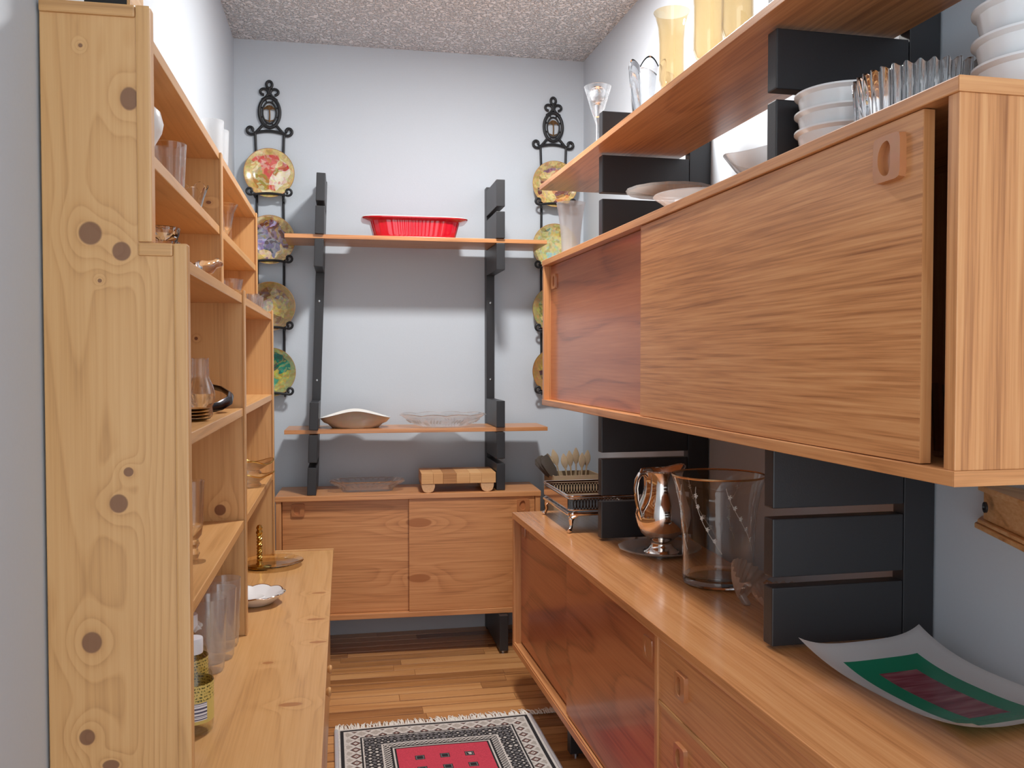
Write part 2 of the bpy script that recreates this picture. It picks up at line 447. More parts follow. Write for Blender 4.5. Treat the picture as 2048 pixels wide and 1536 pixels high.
g = G(); g.box(XL - .1, 1.35, YF, YB + .1, ZC, ZC + .08); structure(g, 'ceiling', 'ceiling')

# ---------------------------------------------------------------- pine dresser (left)
YN, YFAR = 1.357, 2.95
T = .02
X0, XU, XM, XB = XL + .004, -.274, -.226, -.045
ZT, ZS, ZW = 1.652, 1.31, .50
dr = thing('pine_dresser', 'tall knotty pine dresser with stepped open shelves against the left wall', 'dresser', (0, 0, 0))
# near end panel with stepped outline, edge moulding proud of it
g = G(); g.prism([(X0, 0), (XB, 0), (XB, ZW - .022), (XM, ZW - .022), (XM, ZS), (XU, ZS), (XU, ZT - .003), (X0, ZT - .003)], YN, YN + T, 'y', bev=.0015)
g.build('end_panel', 'pine_end', dr)
mw = .018
def strip(a0, a1, b0, b1):
    g = G(); g.box(a0, a1, YN - .004, YN + T + .002, b0, b1, bev=.003); return g
strip(XU - mw, XU + .002, ZS + .002, ZT).build('edge_moulding', 'pine_z', dr)
strip(X0, XU - mw - .0005, ZT - mw, ZT).build('edge_moulding', 'pine_x', dr)
strip(XU - mw, XM - mw, ZS - mw, ZS + .001).build('edge_moulding', 'pine_x', dr)
strip(XM - mw + .0005, XM + .002, ZW + .001, ZS + .001).build('edge_moulding', 'pine_z', dr)
# dividers and far end panel: upper and lower sections
def upright(y, name, mat):
    g = G(); g.prism([(X0, ZW), (XM, ZW), (XM, ZS - .012), (XU, ZS - .012), (XU, 1.612), (X0, 1.612)], y, y + T, 'y', bev=.0015)
    o = g.build(name, mat, dr)
    g = G(); g.box(XU - .002, XU + .003, y - .003, y + T + .003, ZS - .01, 1.614, bev=.002); g.build('edge_moulding', 'pine_z', o)
    g = G(); g.box(XM - .002, XM + .003, y - .003, y + T + .003, ZW, ZS - .008, bev=.002); g.build('edge_moulding', 'pine_z', o)
upright(2.10, 'divider', 'pine_divider')
upright(YFAR - T, 'end_panel', 'pine_z')
bays = [(YN + T, 2.10), (2.10 + T, YFAR - T)]
for (a, b) in bays:
    for z, xf in ((1.617, XU - .002), (1.446, XU - .002), (1.290, XM - .002), (1.030, XM - .002), (.770, XM - .002)):
        g = G(); g.box(X0, xf, a, b, z - .019, z, bev=.0015); g.build('shelf', 'pine_y', dr)
g = G(); g.box(X0 - .003, X0 + .006, YN + T, YFAR - T, ZW, 1.60); g.build('back_panel', 'pine_z', dr)
g = G(); g.box(X0, XB + .008, YN + T, 3.0, ZW - .022, ZW, bev=.002); g.build('worktop', 'pine_top', dr)
g = G(); g.box(X0, XB + .010, 3.0, 3.012, ZW - .022, ZW + .004, bev=.003); g.build('edge_moulding', 'pine_x', dr)
# base
g = G(); g.box(X0, XB - .012, 2.99, 3.01, 0, ZW - .022, bev=.001); g.build('base_end', 'pine_z', dr)
g = G(); g.box(X0, XB - .016, YN + T, 2.99, .05, .07); g.build('base_shelf', 'pine_y', dr)
g = G(); g.box(XB - .016, XB - .004, 2.955, 3.014, 0, ZW - .023, bev=.002); g.build('stile', 'pine_z', dr)
g = G(); g.box(XB - .016, XB - .004, 2.085, 2.125, 0, ZW - .023, bev=.002); g.build('stile', 'pine_z', dr)
g = G(); g.box(XB - .016, XB - .006, YN + T, 2.085, 0, .07); g.build('plinth', 'pine_y', dr)
g = G(); g.box(XB - .016, XB - .006, 2.125, 2.955, 0, .07); g.build('plinth', 'pine_y', dr)
for a, b in ((YN + T + .004, 2.081), (2.129, 2.951)):
    g = G(); g.box(XB - .018, XB - .003, a, b, .074, ZW - .027, bev=.003); d = g.build('door', 'pine_y', dr)
    G().lathe([(0, .018), (.009, .016), (.011, .011), (.006, .005), (.007, 0)], 16).build('knob', 'pine_z', d, True)
    k = d.children[0]; k.location = (XB - .003, b - .05 if a < 2 else a + .05, .38); k.rotation_euler = (0, PI / 2, 0)

# ---------------------------------------------------------------- teak pieces
def d_loop(w, h, N=32):
    """D shaped opening: flat on one side (local +x), round on the other"""
    pts = []
    for k in range(N):
        t = 2 * PI * k / N
        c, s_ = math.cos(t), math.sin(t)
        x = w * (.55 * c if c > 0 else c); x = min(x, w * .45)
        pts.append((x, h * s_))
    return pts
def handle(parent, w, h, depth, place, mat='teak_handle', flip=1):
    """square pull plate with a rounded finger recess; place maps local (a,b,out) to thing coords"""
    N = 32; inner = d_loop(w * .31, h * .37, N)
    outer = []
    for k in range(N):
        t = 2 * PI * k / N; c, s_ = math.cos(t), math.sin(t)
        m_ = (abs(c) ** 9 + abs(s_) ** 9) ** (-1 / 9); outer.append((c * m_ * w / 2, s_ * m_ * h / 2))
    g = G(); V = lambda p, o: g.bm.verts.new(place(flip * p[0], p[1], o))
    L0 = [V(p, 0) for p in outer]; L1 = [V((p[0] * .97, p[1] * .97), depth) for p in outer]
    L2 = [V(p, depth) for p in inner]; L3 = [V((p[0] * .9, p[1] * .9), -.004) for p in inner]
    for A, B in ((L0, L1), (L1, L2), (L2, L3)):
        for k in range(N): g.bm.faces.new((A[k], A[(k + 1) % N], B[(k + 1) % N], B[k]))
    hd = g.build('handle', mat, parent, True, 40)
    g = G(); g.bm.faces.new([g.bm.verts.new(place(flip * p[0], p[1], .0012)) for p in inner])
    g.build('finger_recess', mat, hd)
    return hd

# back cabinet (local frame: x along its width, front at y = 0, back +y)
BC = (0.252, 3.355, 0); BR = math.radians(-2.0)
bc = thing('teak_cabinet', 'low teak cabinet with two sliding doors against the back wall', 'cabinet', BC, BR)
W2, D, Z0, Z1 = .507, .262, .152, .628
bx = lambda *a, **k: G().box(*a, **k)
bx(-W2, W2, 0, D, Z1 - .020, Z1, bev=.0015).build('top', 'teak_x', bc)
bx(-W2 + .002, -W2 + .022, .004, D, Z0 + .02, Z1 - .02, bev=.001).build('side', 'teak_z', bc)
bx(W2 - .022, W2 - .002, .004, D, Z0 + .02, Z1 - .02, bev=.001).build('side', 'teak_z', bc)
bx(-W2, W2, 0, D, Z0, Z0 + .02, bev=.0015).build('bottom', 'teak_x', bc)
bx(-W2 + .022, W2 - .022, D - .008, D, Z0 + .02, Z1 - .02).build('back_panel', 'teak_z', bc)
d1 = bx(-W2 + .024, .008, .022, .036, Z0 + .021, Z1 - .021, bev=.001).build('door', 'teak_back_door', bc)
d2 = bx(-.008, W2 - .024, .006, .020, Z0 + .021, Z1 - .021, bev=.001).build('door', 'teak_back_door', bc)
handle(d1, .050, .050, .006, lambda a, b, o: (-.425 + a, .022 - o, .573 + b))
handle(d2, .050, .050, .006, lambda a, b, o: (.437 + a, .006 - o, .573 + b), flip=1)

# ladder uprights (black): local frame x = thickness, y from wall-side back towards front (-y)
PIT, ZA = .1235, .629
def ladder(name, label, loc, rot, arms, th=.034, reach=.245, post=.048, legd=.34, z_top=1.862, gap=.0185, screws=True, stopz=None):
    t = thing(name, label, 'shelf support', loc, 0, 'black shelf supports'); t.rotation_euler = rot
    bx(-th / 2, th / 2, -post, 0, .004, z_top, bev=.0015).build('upright', 'black', t)
    bx(-th / 2, th / 2, -legd, -post - .001, .012, .150, bev=.002).build('leg', 'black', t)
    ft = G().lathe([(0, 0), (.009, 0), (.009, .010), (0, .012)], 12).build('foot', 'steel', t)
    ft.location = (0, -legd + .02, 0)
    first = None
    for k in arms:
        if first is None:
            first = bx(-th / 2, th / 2, -post - reach, -post - .0015, 0, PIT - gap, bev=.0025).build('arm', 'black', t)
            a = first
        else: a = copy_part(first, t)
        a.location = (0, 0, ZA + PIT * k)
    if screws:
        for z in (1.06, 1.38):
            s_ = G().lathe([(0, .003), (.004, .002), (.005, 0)], 12).build('screw', 'steel', t, True)
            s_.location = (0, -post, z); s_.rotation_euler = (PI / 2, 0, 0)
    return t
# supports at the back wall: arms missing in the middle
ladder('black_shelf_support', 'black wooden ladder support at the back wall, leaning, beside the dresser', (-.143, YB - .004, 0), (0, math.radians(2.0), 0), (0, 1, 2, 7, 8, 9), legd=.36)
ladder('black_shelf_support', 'black wooden ladder support at the back wall, upright, beside the chopping board', (.606, YB - .004, 0), (0, 0, 0), (0, 1, 2, 7, 8, 9), legd=.36)
# supports on the right wall
def ladder_r(u, label, arms):
    p = RU(NR - .004, u)
    t = ladder('black_shelf_support', label, (p[0], p[1], 0), (0, 0, TH - PI / 2), arms, th=.032, reach=.265, post=.064, legd=.42, screws=False)
    return t
ladder_r(1.428, 'black wooden ladder support at the right wall, beside the square platter', (0, 1, 2, 7, 8, 9))
ladder_r(2.396, 'black wooden ladder support at the right wall, between silver tray and pitcher', (0, 1, 2, 7, 8, 9))

# shelves on the back supports
g = bx(-.505, .505, 0, .232, 0, .0155, bev=.001)
solo(g, 'teak_shelf', 'teak_x', 'upper teak shelf on the back wall carrying the red baking dish', 'shelf', (.290, 3.392, ZA + PIT * 8 - .0165), (0, 0, 0), None, False)
g = bx(-.510, .510, 0, .225, 0, .0155, bev=.001)
solo(g, 'teak_shelf', 'teak_x', 'lower teak shelf on the back wall carrying a tan and a clear dish', 'shelf', (.288, 3.400, ZA + PIT * 2 - .0165), (0, 0, math.radians(-1.)), None, False)

# right-hand unit
ru = lambda n, u, z=0: RU(n, u, z)
sh = thing('teak_shelf', 'long teak shelf high on the right wall carrying amber glass vases', 'shelf', RU(0, 0, 0), TH)
bx(.747, 1.030, .94, 2.955, 1.7285, 1.7445, bev=.001).build('board', 'teak_y', sh)

wc = thing('teak_wall_cabinet', 'long teak wall cabinet with two sliding doors on the right wall', 'cabinet', (0, 0, 0), TH)
n0, n1, ua, ub, za, zb = .733, 1.040, .897, 2.865, .9895, 1.4745
bx(n0, n1, ua, ub, zb - .019, zb, bev=.0015).build('top', 'teak_y', wc)
bx(n0, n1, ua, ub, za, za + .019, bev=.0015).build('bottom', 'teak_y', wc)
bx(n0 + .002, n1, ua + .001, ua + .020, za + .019, zb - .019, bev=.001).build('side', 'teak_side', wc)
bx(n0 + .002, n1, ub - .020, ub - .001, za + .019, zb - .019, bev=.001).build('side', 'teak_z', wc)
bx(n1 - .01, n1, ua + .02, ub - .02, za + .019, zb - .019).build('back_panel', 'teak_z', wc)
dn = bx(n0 + .006, n0 + .022, .966, 1.952, za + .020, zb - .020, bev=.001).build('door', 'teak_door', wc)
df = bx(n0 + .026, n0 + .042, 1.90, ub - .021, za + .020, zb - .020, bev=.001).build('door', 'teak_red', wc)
bx(n0, n1, ua - .0008, ua - .0001, zb - .0189, zb - .0002).build('edge_band', 'teak_x', wc)
bx(n0, n1, ua - .0008, ua - .0001, za + .0002, za + .0189).build('edge_band', 'teak_x', wc)
bx(n0 + .0062, n0 + .0218, .9652, .9659, za + .0205, zb - .0205).build('edge_band', 'teak_z', dn)
handle(dn, .058, .062, .009, lambda a, b, o: (n0 + .006 - o, 1.027 + a, 1.406 + b), 'teak_handle', -1)
handle(df, .050, .050, .006, lambda a, b, o: (n0 + .026 - o, 2.795 + a, 1.400 + b), 'teak_handle', 1)

sb = thing('teak_sideboard', 'long low teak sideboard with sliding doors and drawers along the right wall', 'sideboard', (0, 0, 0), TH)
n0, n1, ua, ub, za, zb = .638, 1.030, .80, 2.905, .155, .622
bx(n0, n1, ua, ub, zb - .020, zb, bev=.0015).build('top', 'teak_top', sb)
bx(n0 + .002, n1, ua, ub, za, za + .02, bev=.0015).build('bottom', 'teak_y', sb)
bx(n0 + .002, n1, ua + .001, ua + .020, za + .02, zb - .02, bev=.001).build('side', 'teak_z', sb)
bx(n0 + .002, n1, ub - .020, ub - .001, za + .02, zb - .02, bev=.001).build('side', 'teak_z', sb)
bx(n0 + .004, n1 - .012, 1.596, 1.611, za + .02, zb - .02, bev=.001).build('partition', 'teak_z', sb)
bx(n1 - .01, n1, ua + .02, ub - .02, za + .02, zb - .02).build('back_panel', 'teak_z', sb)
bx(n0 + .004, n0 + .009, 1.612, ub - .021, za + .02, za + .026).build('door_track', 'teak_y', sb)
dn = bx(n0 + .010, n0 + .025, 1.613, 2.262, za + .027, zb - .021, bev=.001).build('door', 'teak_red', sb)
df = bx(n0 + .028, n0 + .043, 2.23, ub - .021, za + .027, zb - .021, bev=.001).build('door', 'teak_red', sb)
handle(dn, .050, .048, .003, lambda a, b, o: (n0 + .010 - o, 1.659 + a, .556 + b), 'teak_handle', -1)
handle(df, .050, .048, .003, lambda a, b, o: (n0 + .028 - o, 2.845 + a, .566 + b), 'teak_handle', 1)
for (z0, z1) in ((.477, .601), (.331, .468), (.177, .322)):
    f = bx(n0 + .008, n0 + .024, ua + .021, 1.595, z0, z1, bev=.0012).build('drawer', 'teak_y', sb)
    zc = z1 - .058
    for uu in (1.482, .96):
        handle(f, .048, .048, .008, lambda a, b, o: (n0 + .008 - o, uu + a, zc + b), 'teak_handle', -1)
    bx(n0 + .006, n0 + .028, ua + .021, 1.595, z0 - .0085, z0 - .0005).build('drawer_rail', 'pine_y', sb)

# oak wall shelf with canted end
t = thing('oak_wall_shelf', 'small oak wall shelf with moulded edges and canted end beside the teak cabinet', 'shelf', (0, 0, 0), TH)
def canted(off, z0, z1, name, mat='oak'):
    pts = [(NR - .001, 1.292 + off), (1.086 - off * .6, 1.264 + off), (.985 - off, 1.0), (.985 - off, .55 - off), (NR - .001, .55 - off)]
    g = G(); g.prism([p for p in pts], z0, z1, 'z', bev=.002); return g.build(name, mat, t)
canted(.004, .921, .931, 'top_board'); canted(-.004, .873, .9205, 'body'); canted(.004, .866, .8725, 'moulding'); canted(.008, .857, .8655, 'moulding')
sc_ = G().lathe([(.009, 0), (.009, .003), (.005, .0035), (.004, .0005), (0, .0005)], 20).build('bolt', 'black', t, True)
ca = math.atan2(1.264 - 1.0, 1.086 - .985)
nx, ny = -math.sin(ca), math.cos(ca)
sc_.location = (1.086 - .10 * .035 / .28 + .002 - .010, 1.264 - .036, .899); sc_.rotation_euler = (PI / 2, 0, math.atan2(ny, nx) - PI / 2 + PI)

# ---------------------------------------------------------------- plate racks and plates
def spiral(cx, cz, r0, turns, start, dirn, y, N=26, r1=.25):
    pts = []
    for k in range(N):
        f = k / (N - 1); a = start + dirn * turns * 2 * PI * f; r = r0 * (1 - (1 - r1) * f)
        pts.append((cx + r * math.cos(a), y, cz + r * math.sin(a)))
    return pts
PLZ = (1.887, 1.622, 1.356, 1.092)
def rack(x, label):
    t = thing('plate_rack', label, 'plate rack', (x, YB, 0), 0, 'wrought iron plate racks')
    y = -.008; r = .0052
    # medallion
    g = G(); cz = 2.137
    ov = lambda a, b, zc, N=40: [(a * math.cos(2 * PI * k / N), y, zc + b * math.sin(2 * PI * k / N)) for k in range(N)]
    g.tube(ov(.040, .060, cz), .0068, 8, True); g.tube(ov(.0265, .043, cz - .002), .0034, 8, True)
    for k in range(8):
        a = 2 * PI * (k + .5) / 8
        g.tube([(.027 * math.cos(a), y, cz - .002 + .043 * math.sin(a)), (.039 * math.cos(a), y, cz + .058 * math.sin(a))], .003, 6)
    md = g.build('medallion', 'iron', t, True)
    g = G(); g.tube([(0, y, cz - .040), (.001, y, cz - .01), (0, y, cz + .015)], .003, 6)
    for k in range(9):
        a = PI * k / 8; L = .022
        g.tube([(0, y, cz + .012), (L * .6 * math.cos(a), y - .002, cz + .016 + L * .55 * math.sin(a)), (L * math.cos(a), y - .003, cz + .010 + L * .45 * math.sin(a))], [.003, .0035, .0015], 6)
    g.tube([(-.018, y, cz - .030), (0, y, cz - .036), (.018, y, cz - .030)], .0025, 6)
    g.build('palm_motif', 'bronze', md, True)
    # finial
    g = G()
    g.tube(ov(.011, .014, 2.247), .0054, 8, True)
    for s_ in (-1, 1):
        g.tube([(0, y, 2.205), (s_ * .008, y, 2.226)] + [(s_ * (.021 + .014 * math.cos(a)), y, 2.218 + .012 * math.sin(a)) for a in [PI * .75 - i * .33 for i in range(13)]], .0054, 8)
        g.tube([(0, y, 2.232), (s_ * .003, y, 2.212), (s_ * .012, y, 2.198), (s_ * .03, y, 2.185)], .0054, 8)
    g.build('finial', 'iron', t, True)
    # yoke with big scrolls
    g = G()
    g.tube([(-.062 + .124 * k / 12, y, 2.052 + .010 * math.sin(PI * k / 12)) for k in range(13)], .0060, 8)
    for s_ in (-1, 1):
        g.tube([(s_ * .024, y, 2.088), (s_ * .048, y, 2.060), (s_ * .058, y, 2.048)] + [(s_ * (.073 + rr * math.cos(a)), y, 2.064 + rr * math.sin(a)) for a, rr in [(-PI * .62 + i * .33, .0185 - .0007 * i) for i in range(19)]], .0058, 8)
    g.build('yoke', 'iron', t, True)
    for s_ in (-1, 1):
        G().tube([(s_ * .056, y, 2.052), (s_ * .051, y, 1.90), (s_ * .053, y, 1.60), (s_ * .051, y, 1.3), (s_ * .052, y, 1.0)], r, 8).build('rail', 'iron', t, True)
    for z in PLZ:
        g = G(); zc = z - .078; yf = -.052
        path = [(-.052, y, zc - .02), (-.056, y - .02, zc - .024), (-.06, yf, zc - .006)]
        for s_ in (-1, 1):
            g.tube([(s_ * .052, y, zc - .010), (s_ * .054, y - .02, zc - .020), (s_ * .058, yf, zc - .014)], .0035, 6)
            g.tube([(s_ * (.074 + rr * math.cos(a)), yf, zc + .004 + rr * math.sin(a)) for a, rr in [(-PI * .72 + i * .36, .0165 - .0006 * i) for i in range(20)]], .0048, 8)
        g.tube([(-.062 + .124 * k / 10, yf, zc - .010 + .006 * math.sin(PI * k / 10)) for k in range(11)], .0048, 8)
        g.build('cradle', 'iron', t, True)
    return t
rack(-.287, 'black wrought iron plate rack on the back wall beside the pine dresser')
rack(.886, 'black wrought iron plate rack on the back wall beside the teak wall cabinet')
pal = [
 (((226, 206, 140), (232, 222, 196), (214, 96, 84), (200, 40, 50), (160, 140, 60), (240, 230, 208)), 'cream and red painted plate, topmost in the rack beside the dresser'),
 (((226, 196, 120), (72, 74, 84), (150, 140, 190), (190, 180, 210), (110, 60, 40), (214, 206, 214)), 'blue and lilac painted plate, second from top in the rack beside the dresser'),
 (((150, 110, 70), (190, 170, 120), (110, 100, 130), (200, 190, 170), (120, 80, 50), (214, 190, 110)), 'brown and gold painted plate, third from top in the rack beside the dresser'),
 (((30, 140, 116), (20, 96, 80), (196, 178, 80), (140, 60, 50), (40, 60, 50), (90, 170, 140)), 'green painted plate, lowest in the rack beside the dresser'),
 (((226, 206, 130), (96, 50, 44), (140, 96, 130), (230, 160, 90), (120, 60, 40), (190, 176, 150)), 'brown and violet painted plate, topmost in the rack beside the wall cabinet'),
 (((220, 204, 150), (130, 200, 190), (196, 186, 120), (150, 190, 186), (110, 110, 60), (210, 190, 110)), 'pale turquoise painted plate, second from top in the rack beside the wall cabinet'),
 (((20, 120, 84), (214, 190, 96), (120, 130, 60), (60, 50, 40), (160, 70, 40), (200, 180, 110)), 'green and yellow painted plate, third from top in the rack beside the wall cabinet'),
 (((120, 44, 30), (190, 160, 70), (96, 40, 34), (70, 44, 40), (150, 70, 40), (60, 60, 50)), 'dark red painted plate, lowest in the rack beside the wall cabinet')]
for i, (cols, lab) in enumerate(pal):
    m = art('painted_plate_%d' % i, cols, i * 3.1 + 1)
    x = (-.287, .886)[i // 4]; z = PLZ[i % 4]
    g = G(); g.lathe([(0, .008), (.045, .008), (.060, .0095), (.066, .014), (.096, .022), (.098, .0225), (.0975, .0205), (.066, .010), (.055, .004), (.040, 0), (0, 0)], 56)
    o = solo(g, 'painted_plate', m, lab, 'plate', (x, YB - .024, z), (PI / 2 - .04, 0, 0), 'painted plates in the racks')
    rm = G().tube([(.0975 * math.cos(2 * PI * k / 56), .0975 * math.sin(2 * PI * k / 56), .0222) for k in range(56)], .0011, 6, True).build('gold_edge', 'gold_rim', o, True)

# ---------------------------------------------------------------- rug
def rug_mat(hx, hy):
    m, nt, b = new_mat('rug_weave')
    tc = node(nt, 'ShaderNodeTexCoord'); sp = node(nt, 'ShaderNodeSeparateXYZ'); link(nt, tc.outputs['Object'], sp.inputs[0])
    ax = math_n(nt, 'SUBTRACT', hx, math_n(nt, 'ABSOLUTE', sp.outputs[0])); ay = math_n(nt, 'SUBTRACT', hy, math_n(nt, 'ABSOLUTE', sp.outputs[1]))
    d = math_n(nt, 'MINIMUM', ax, ay)
    blk, wht, gry, red = s2l(34, 33, 36), s2l(206, 200, 194), s2l(112, 110, 112), s2l(200, 62, 82)
    # small woven motifs
    vo = node(nt, 'ShaderNodeTexVoronoi', distance='MANHATTAN'); vo.inputs['Scale'].default_value = 52; vo.inputs['Randomness'].default_value = .25
    link(nt, tc.outputs['Object'], vo.inputs['Vector'])
    dots = ramp_n(nt, vo.outputs['Distance'], [(0., wht), (.32, wht), (.40, blk), (.72, blk), (.8, gry)], 'CONSTANT')
    vo2 = node(nt, 'ShaderNodeTexVoronoi', distance='MANHATTAN'); vo2.inputs['Scale'].default_value = 24; vo2.inputs['Randomness'].default_value = .05
    link(nt, tc.outputs['Object'], vo2.inputs['Vector'])
    diam = ramp_n(nt, vo2.outputs['Distance'], [(0., blk), (.15, wht), (.28, s2l(120, 84, 76)), (.42, blk), (.5, wht), (.78, s2l(176, 168, 160))], 'CONSTANT')
    wv = node(nt, 'ShaderNodeTexChecker'); wv.inputs['Scale'].default_value = 150; wv.inputs[1].default_value = (*blk, 1); wv.inputs[2].default_value = (*wht, 1)
    link(nt, tc.outputs['Object'], wv.inputs[0])
    band = node(nt, 'ShaderNodeMath', operation='MULTIPLY'); link(nt, d, band.inputs[0]); band.inputs[1].default_value = 1 / .30
    v = band.outputs[0]
    def gate(lo, hi):
        return math_n(nt, 'MULTIPLY', math_n(nt, 'GREATER_THAN', v, lo / .30), math_n(nt, 'LESS_THAN', v, hi / .30))
    c = mixc(nt, 0., blk, blk)
    for lo, hi, cc in ((.0, .008, wht), (.008, .018, blk), (.018, .024, wht), (.024, .066, diam), (.066, .071, blk), (.071, .075, wht), (.075, .125, dots), (.125, .130, wht), (.130, .150, wv.outputs[0]), (.150, .156, blk), (.156, .161, wht), (.161, .166, blk), (.166, .5, red)):
        c = mixc(nt, gate(lo, hi), c, cc)
    # medallions in the red field
    vm = node(nt, 'ShaderNodeTexVoronoi', distance='CHEBYCHEV'); vm.inputs['Scale'].default_value = 14; vm.inputs['Randomness'].default_value = .0
    link(nt, tc.outputs['Object'], vm.inputs['Vector'])
    med = ramp_n(nt, vm.outputs['Distance'], [(0., wht), (.08, blk), (.12, gry), (.16, blk), (.19, red)], 'CONSTANT')
    c = mixc(nt, gate(.185, .5), c, med)
    no = node(nt, 'ShaderNodeTexNoise'); no.inputs['Scale'].default_value = 260; no.inputs['Detail'].default_value = 2
    link(nt, tc.outputs['Object'], no.inputs[0])
    c = mixc(nt, .45, c, no.outputs['Fac'], 'OVERLAY')
    link(nt, c, b.inputs['Base Color']); b.inputs['Roughness'].default_value = .95
    bp = node(nt, 'ShaderNodeBump'); bp.inputs['Strength'].default_value = .4; bp.inputs['Distance'].default_value = .003
    link(nt, no.outputs[0], bp.inputs['Height']); link(nt, bp.outputs[0], b.inputs['Normal'])
    return m
RX, RY = .300, .52
rg = thing('rug', 'small black, white and red patterned rug with white fringe on the wood floor', 'rug', (.285, 2.185, .0018), math.radians(1.0))
g = G()
g.grid(lambda a, b: (-RX + 2 * RX * a, -RY + 2 * RY * b, .007 + .0012 * math.sin(9 * a + 5 * b) + .0012 * math.sin(14 * b)), 24, 36)
top = g.build('pile', rug_mat(RX, RY), rg, True)
for s_ in (-1, 1):
    G().tube([(s_ * (RX + .004), -RY + 2 * RY * k / 30, .006 + .001 * math.sin(k)) for k in range(31)], .006, 8).build('selvage', 'selvage', rg, True)
bx(-RX, RX, -RY, RY, 0, .0025).build('backing', 'selvage', rg)
g = G()
for e in (-1, 1):
    for k in range(260):
        x = -RX - .005 + (2 * RX + .01) * k / 169 + random.uniform(-.002, .002)
        L = random.uniform(.030, .055); sk = random.uniform(-.014, .010)
        g.tube([(x, e * (RY - .003), .007), (x + sk * .5, e * (RY + L * .5), .006 + random.uniform(0, .004)), (x + sk, e * (RY + L), .0025)], [.0022, .002, .0012], 4)
g.build('fringe', 'fringe', rg, kind='stuff')

# ---------------------------------------------------------------- things on the back wall shelves
def dish_prof(g, hx, hy, levels, p=4, seg=64, wob=None):
    """stack of superellipse rings: levels = [(scale, z, extra)]"""
    f = rect_mod(1, hy / hx, p)
    def mod(t, i, r, z):
        rr = f(t) * hx * r
        if wob: rr, z = wob(t, i, rr, z)
        return rr, z
    g.lathe(levels, seg, mod)
    return g
ZSU = ZA + PIT * 8 - .0008
def redw(t, i, rr, z):
    if i in (2, 3, 4, 5): rr *= 1 + .008 * math.cos(46 * t)
    return rr, z
o = thing('baking_dish', 'red fluted ceramic baking dish on the upper back shelf', 'dish', (.278, 3.49, ZSU + .0005))
g = G(); dish_prof(g, .155, .085, [(.0, .0), (1.0, 0), (1.02, .004), (1.05, .022), (1.09, .045), (1.12, .062), (1.32, .070), (1.33, .074), (1.29, .076), (1.10, .069), (1.05, .05), (.97, .01), (.0, .006)], 5, 184, redw)
g.build('body', 'red', o, True, 50)
g = G(); dish_prof(g, .155, .085, [(1.327, .0735), (1.34, .0745), (1.33, .0765), (1.31, .0760)], 5, 96)
g.build('rim_glaze', 'cream_ceramic', o, True)
# tan oval au gratin dish with wavy ends
ZSL = ZA + PIT * 2 - .0008
def wav(t, i, rr, z):
    if i >= 3: z += (.017 if i < 9 else .010) * (-math.cos(2 * t) * .9 + .3)
    if i in (3, 4, 5): rr *= 1 + .07 * abs(math.cos(t)) ** 6
    return rr, z
g = G(); dish_prof(g, .088, .065, [(0, 0), (.95, 0), (1.10, .012), (1.30, .032), (1.44, .047), (1.47, .048), (1.42, .046), (1.26, .030), (1.0, .008), (0, .006)], 2.3, 64, wav)
o = thing('gratin_dish', 'tan outside white inside gratin dish on the lower back shelf', 'dish', (.045, 3.50, ZSL))
g.build('body', 'tan_ceramic', o, True, 50)
g = G(); dish_prof(g, .088, .065, [(1.475, .0485), (1.44, .0495), (1.40, .047), (1.26, .032), (1.0, .010), (0, .008)], 2.3, 64, lambda t, i, rr, z: (rr * (1 + (.07 * abs(math.cos(t)) ** 6 if i < 2 else 0)), z + .017 * (-math.cos(2 * t) * .9 + .3)))
g.build('glazed_inside', 'cream_ceramic', o, True, 50)
# clear scalloped dish
def scal(t, i, rr, z):
    if 3 <= i <= 8: rr *= 1 + .022 * abs(math.sin(4 * t)); z += .005 * abs(math.sin(4 * t))
    return rr, z
g = G(); dish_prof(g, .110, .075, [(0, 0), (.8, 0), (.95, .004), (1.25, .022), (1.50, .042), (1.58, .045), (1.55, .048), (1.46, .043), (1.2, .026), (.9, .008), (0, .006)], 2, 96, scal)
o = solo(g, 'glass_dish', 'clear', 'clear glass dish with scalloped rim on the lower back shelf', 'dish', (.392, 3.50, ZSL))
g = G()
for k in range(10):
    a = 2 * PI * k / 10
    for j in range(4):
        b = a + (j - 1.5) * .09
        g.tube([(.130 * math.cos(b), .092 * math.sin(b), .018), (.148 * math.cos(b + .05), .104 * math.sin(b + .05), .029)], [.004, .002], 5)
g.build('pressed_fruit', 'smoke', o, True, kind='stuff')
# clear oblong tray on the cabinet
ZBC = .6285
def tw(t, i, rr, z):
    if i >= 3 and i <= 6: rr *= 1 + .035 * math.cos(24 * t)
    return rr, z
g = G(); dish_prof(g, .098, .05, [(0, 0), (1.0, 0), (1.06, .010), (1.12, .020), (1.38, .034), (1.47, .038), (1.40, .041), (1.10, .026), (1.0, .008), (0, .006)], 4, 96, tw)
o = solo(g, 'glass_tray', 'clear', 'clear pressed glass oblong dish on the low back cabinet', 'dish', (.090, 3.485, ZBC))
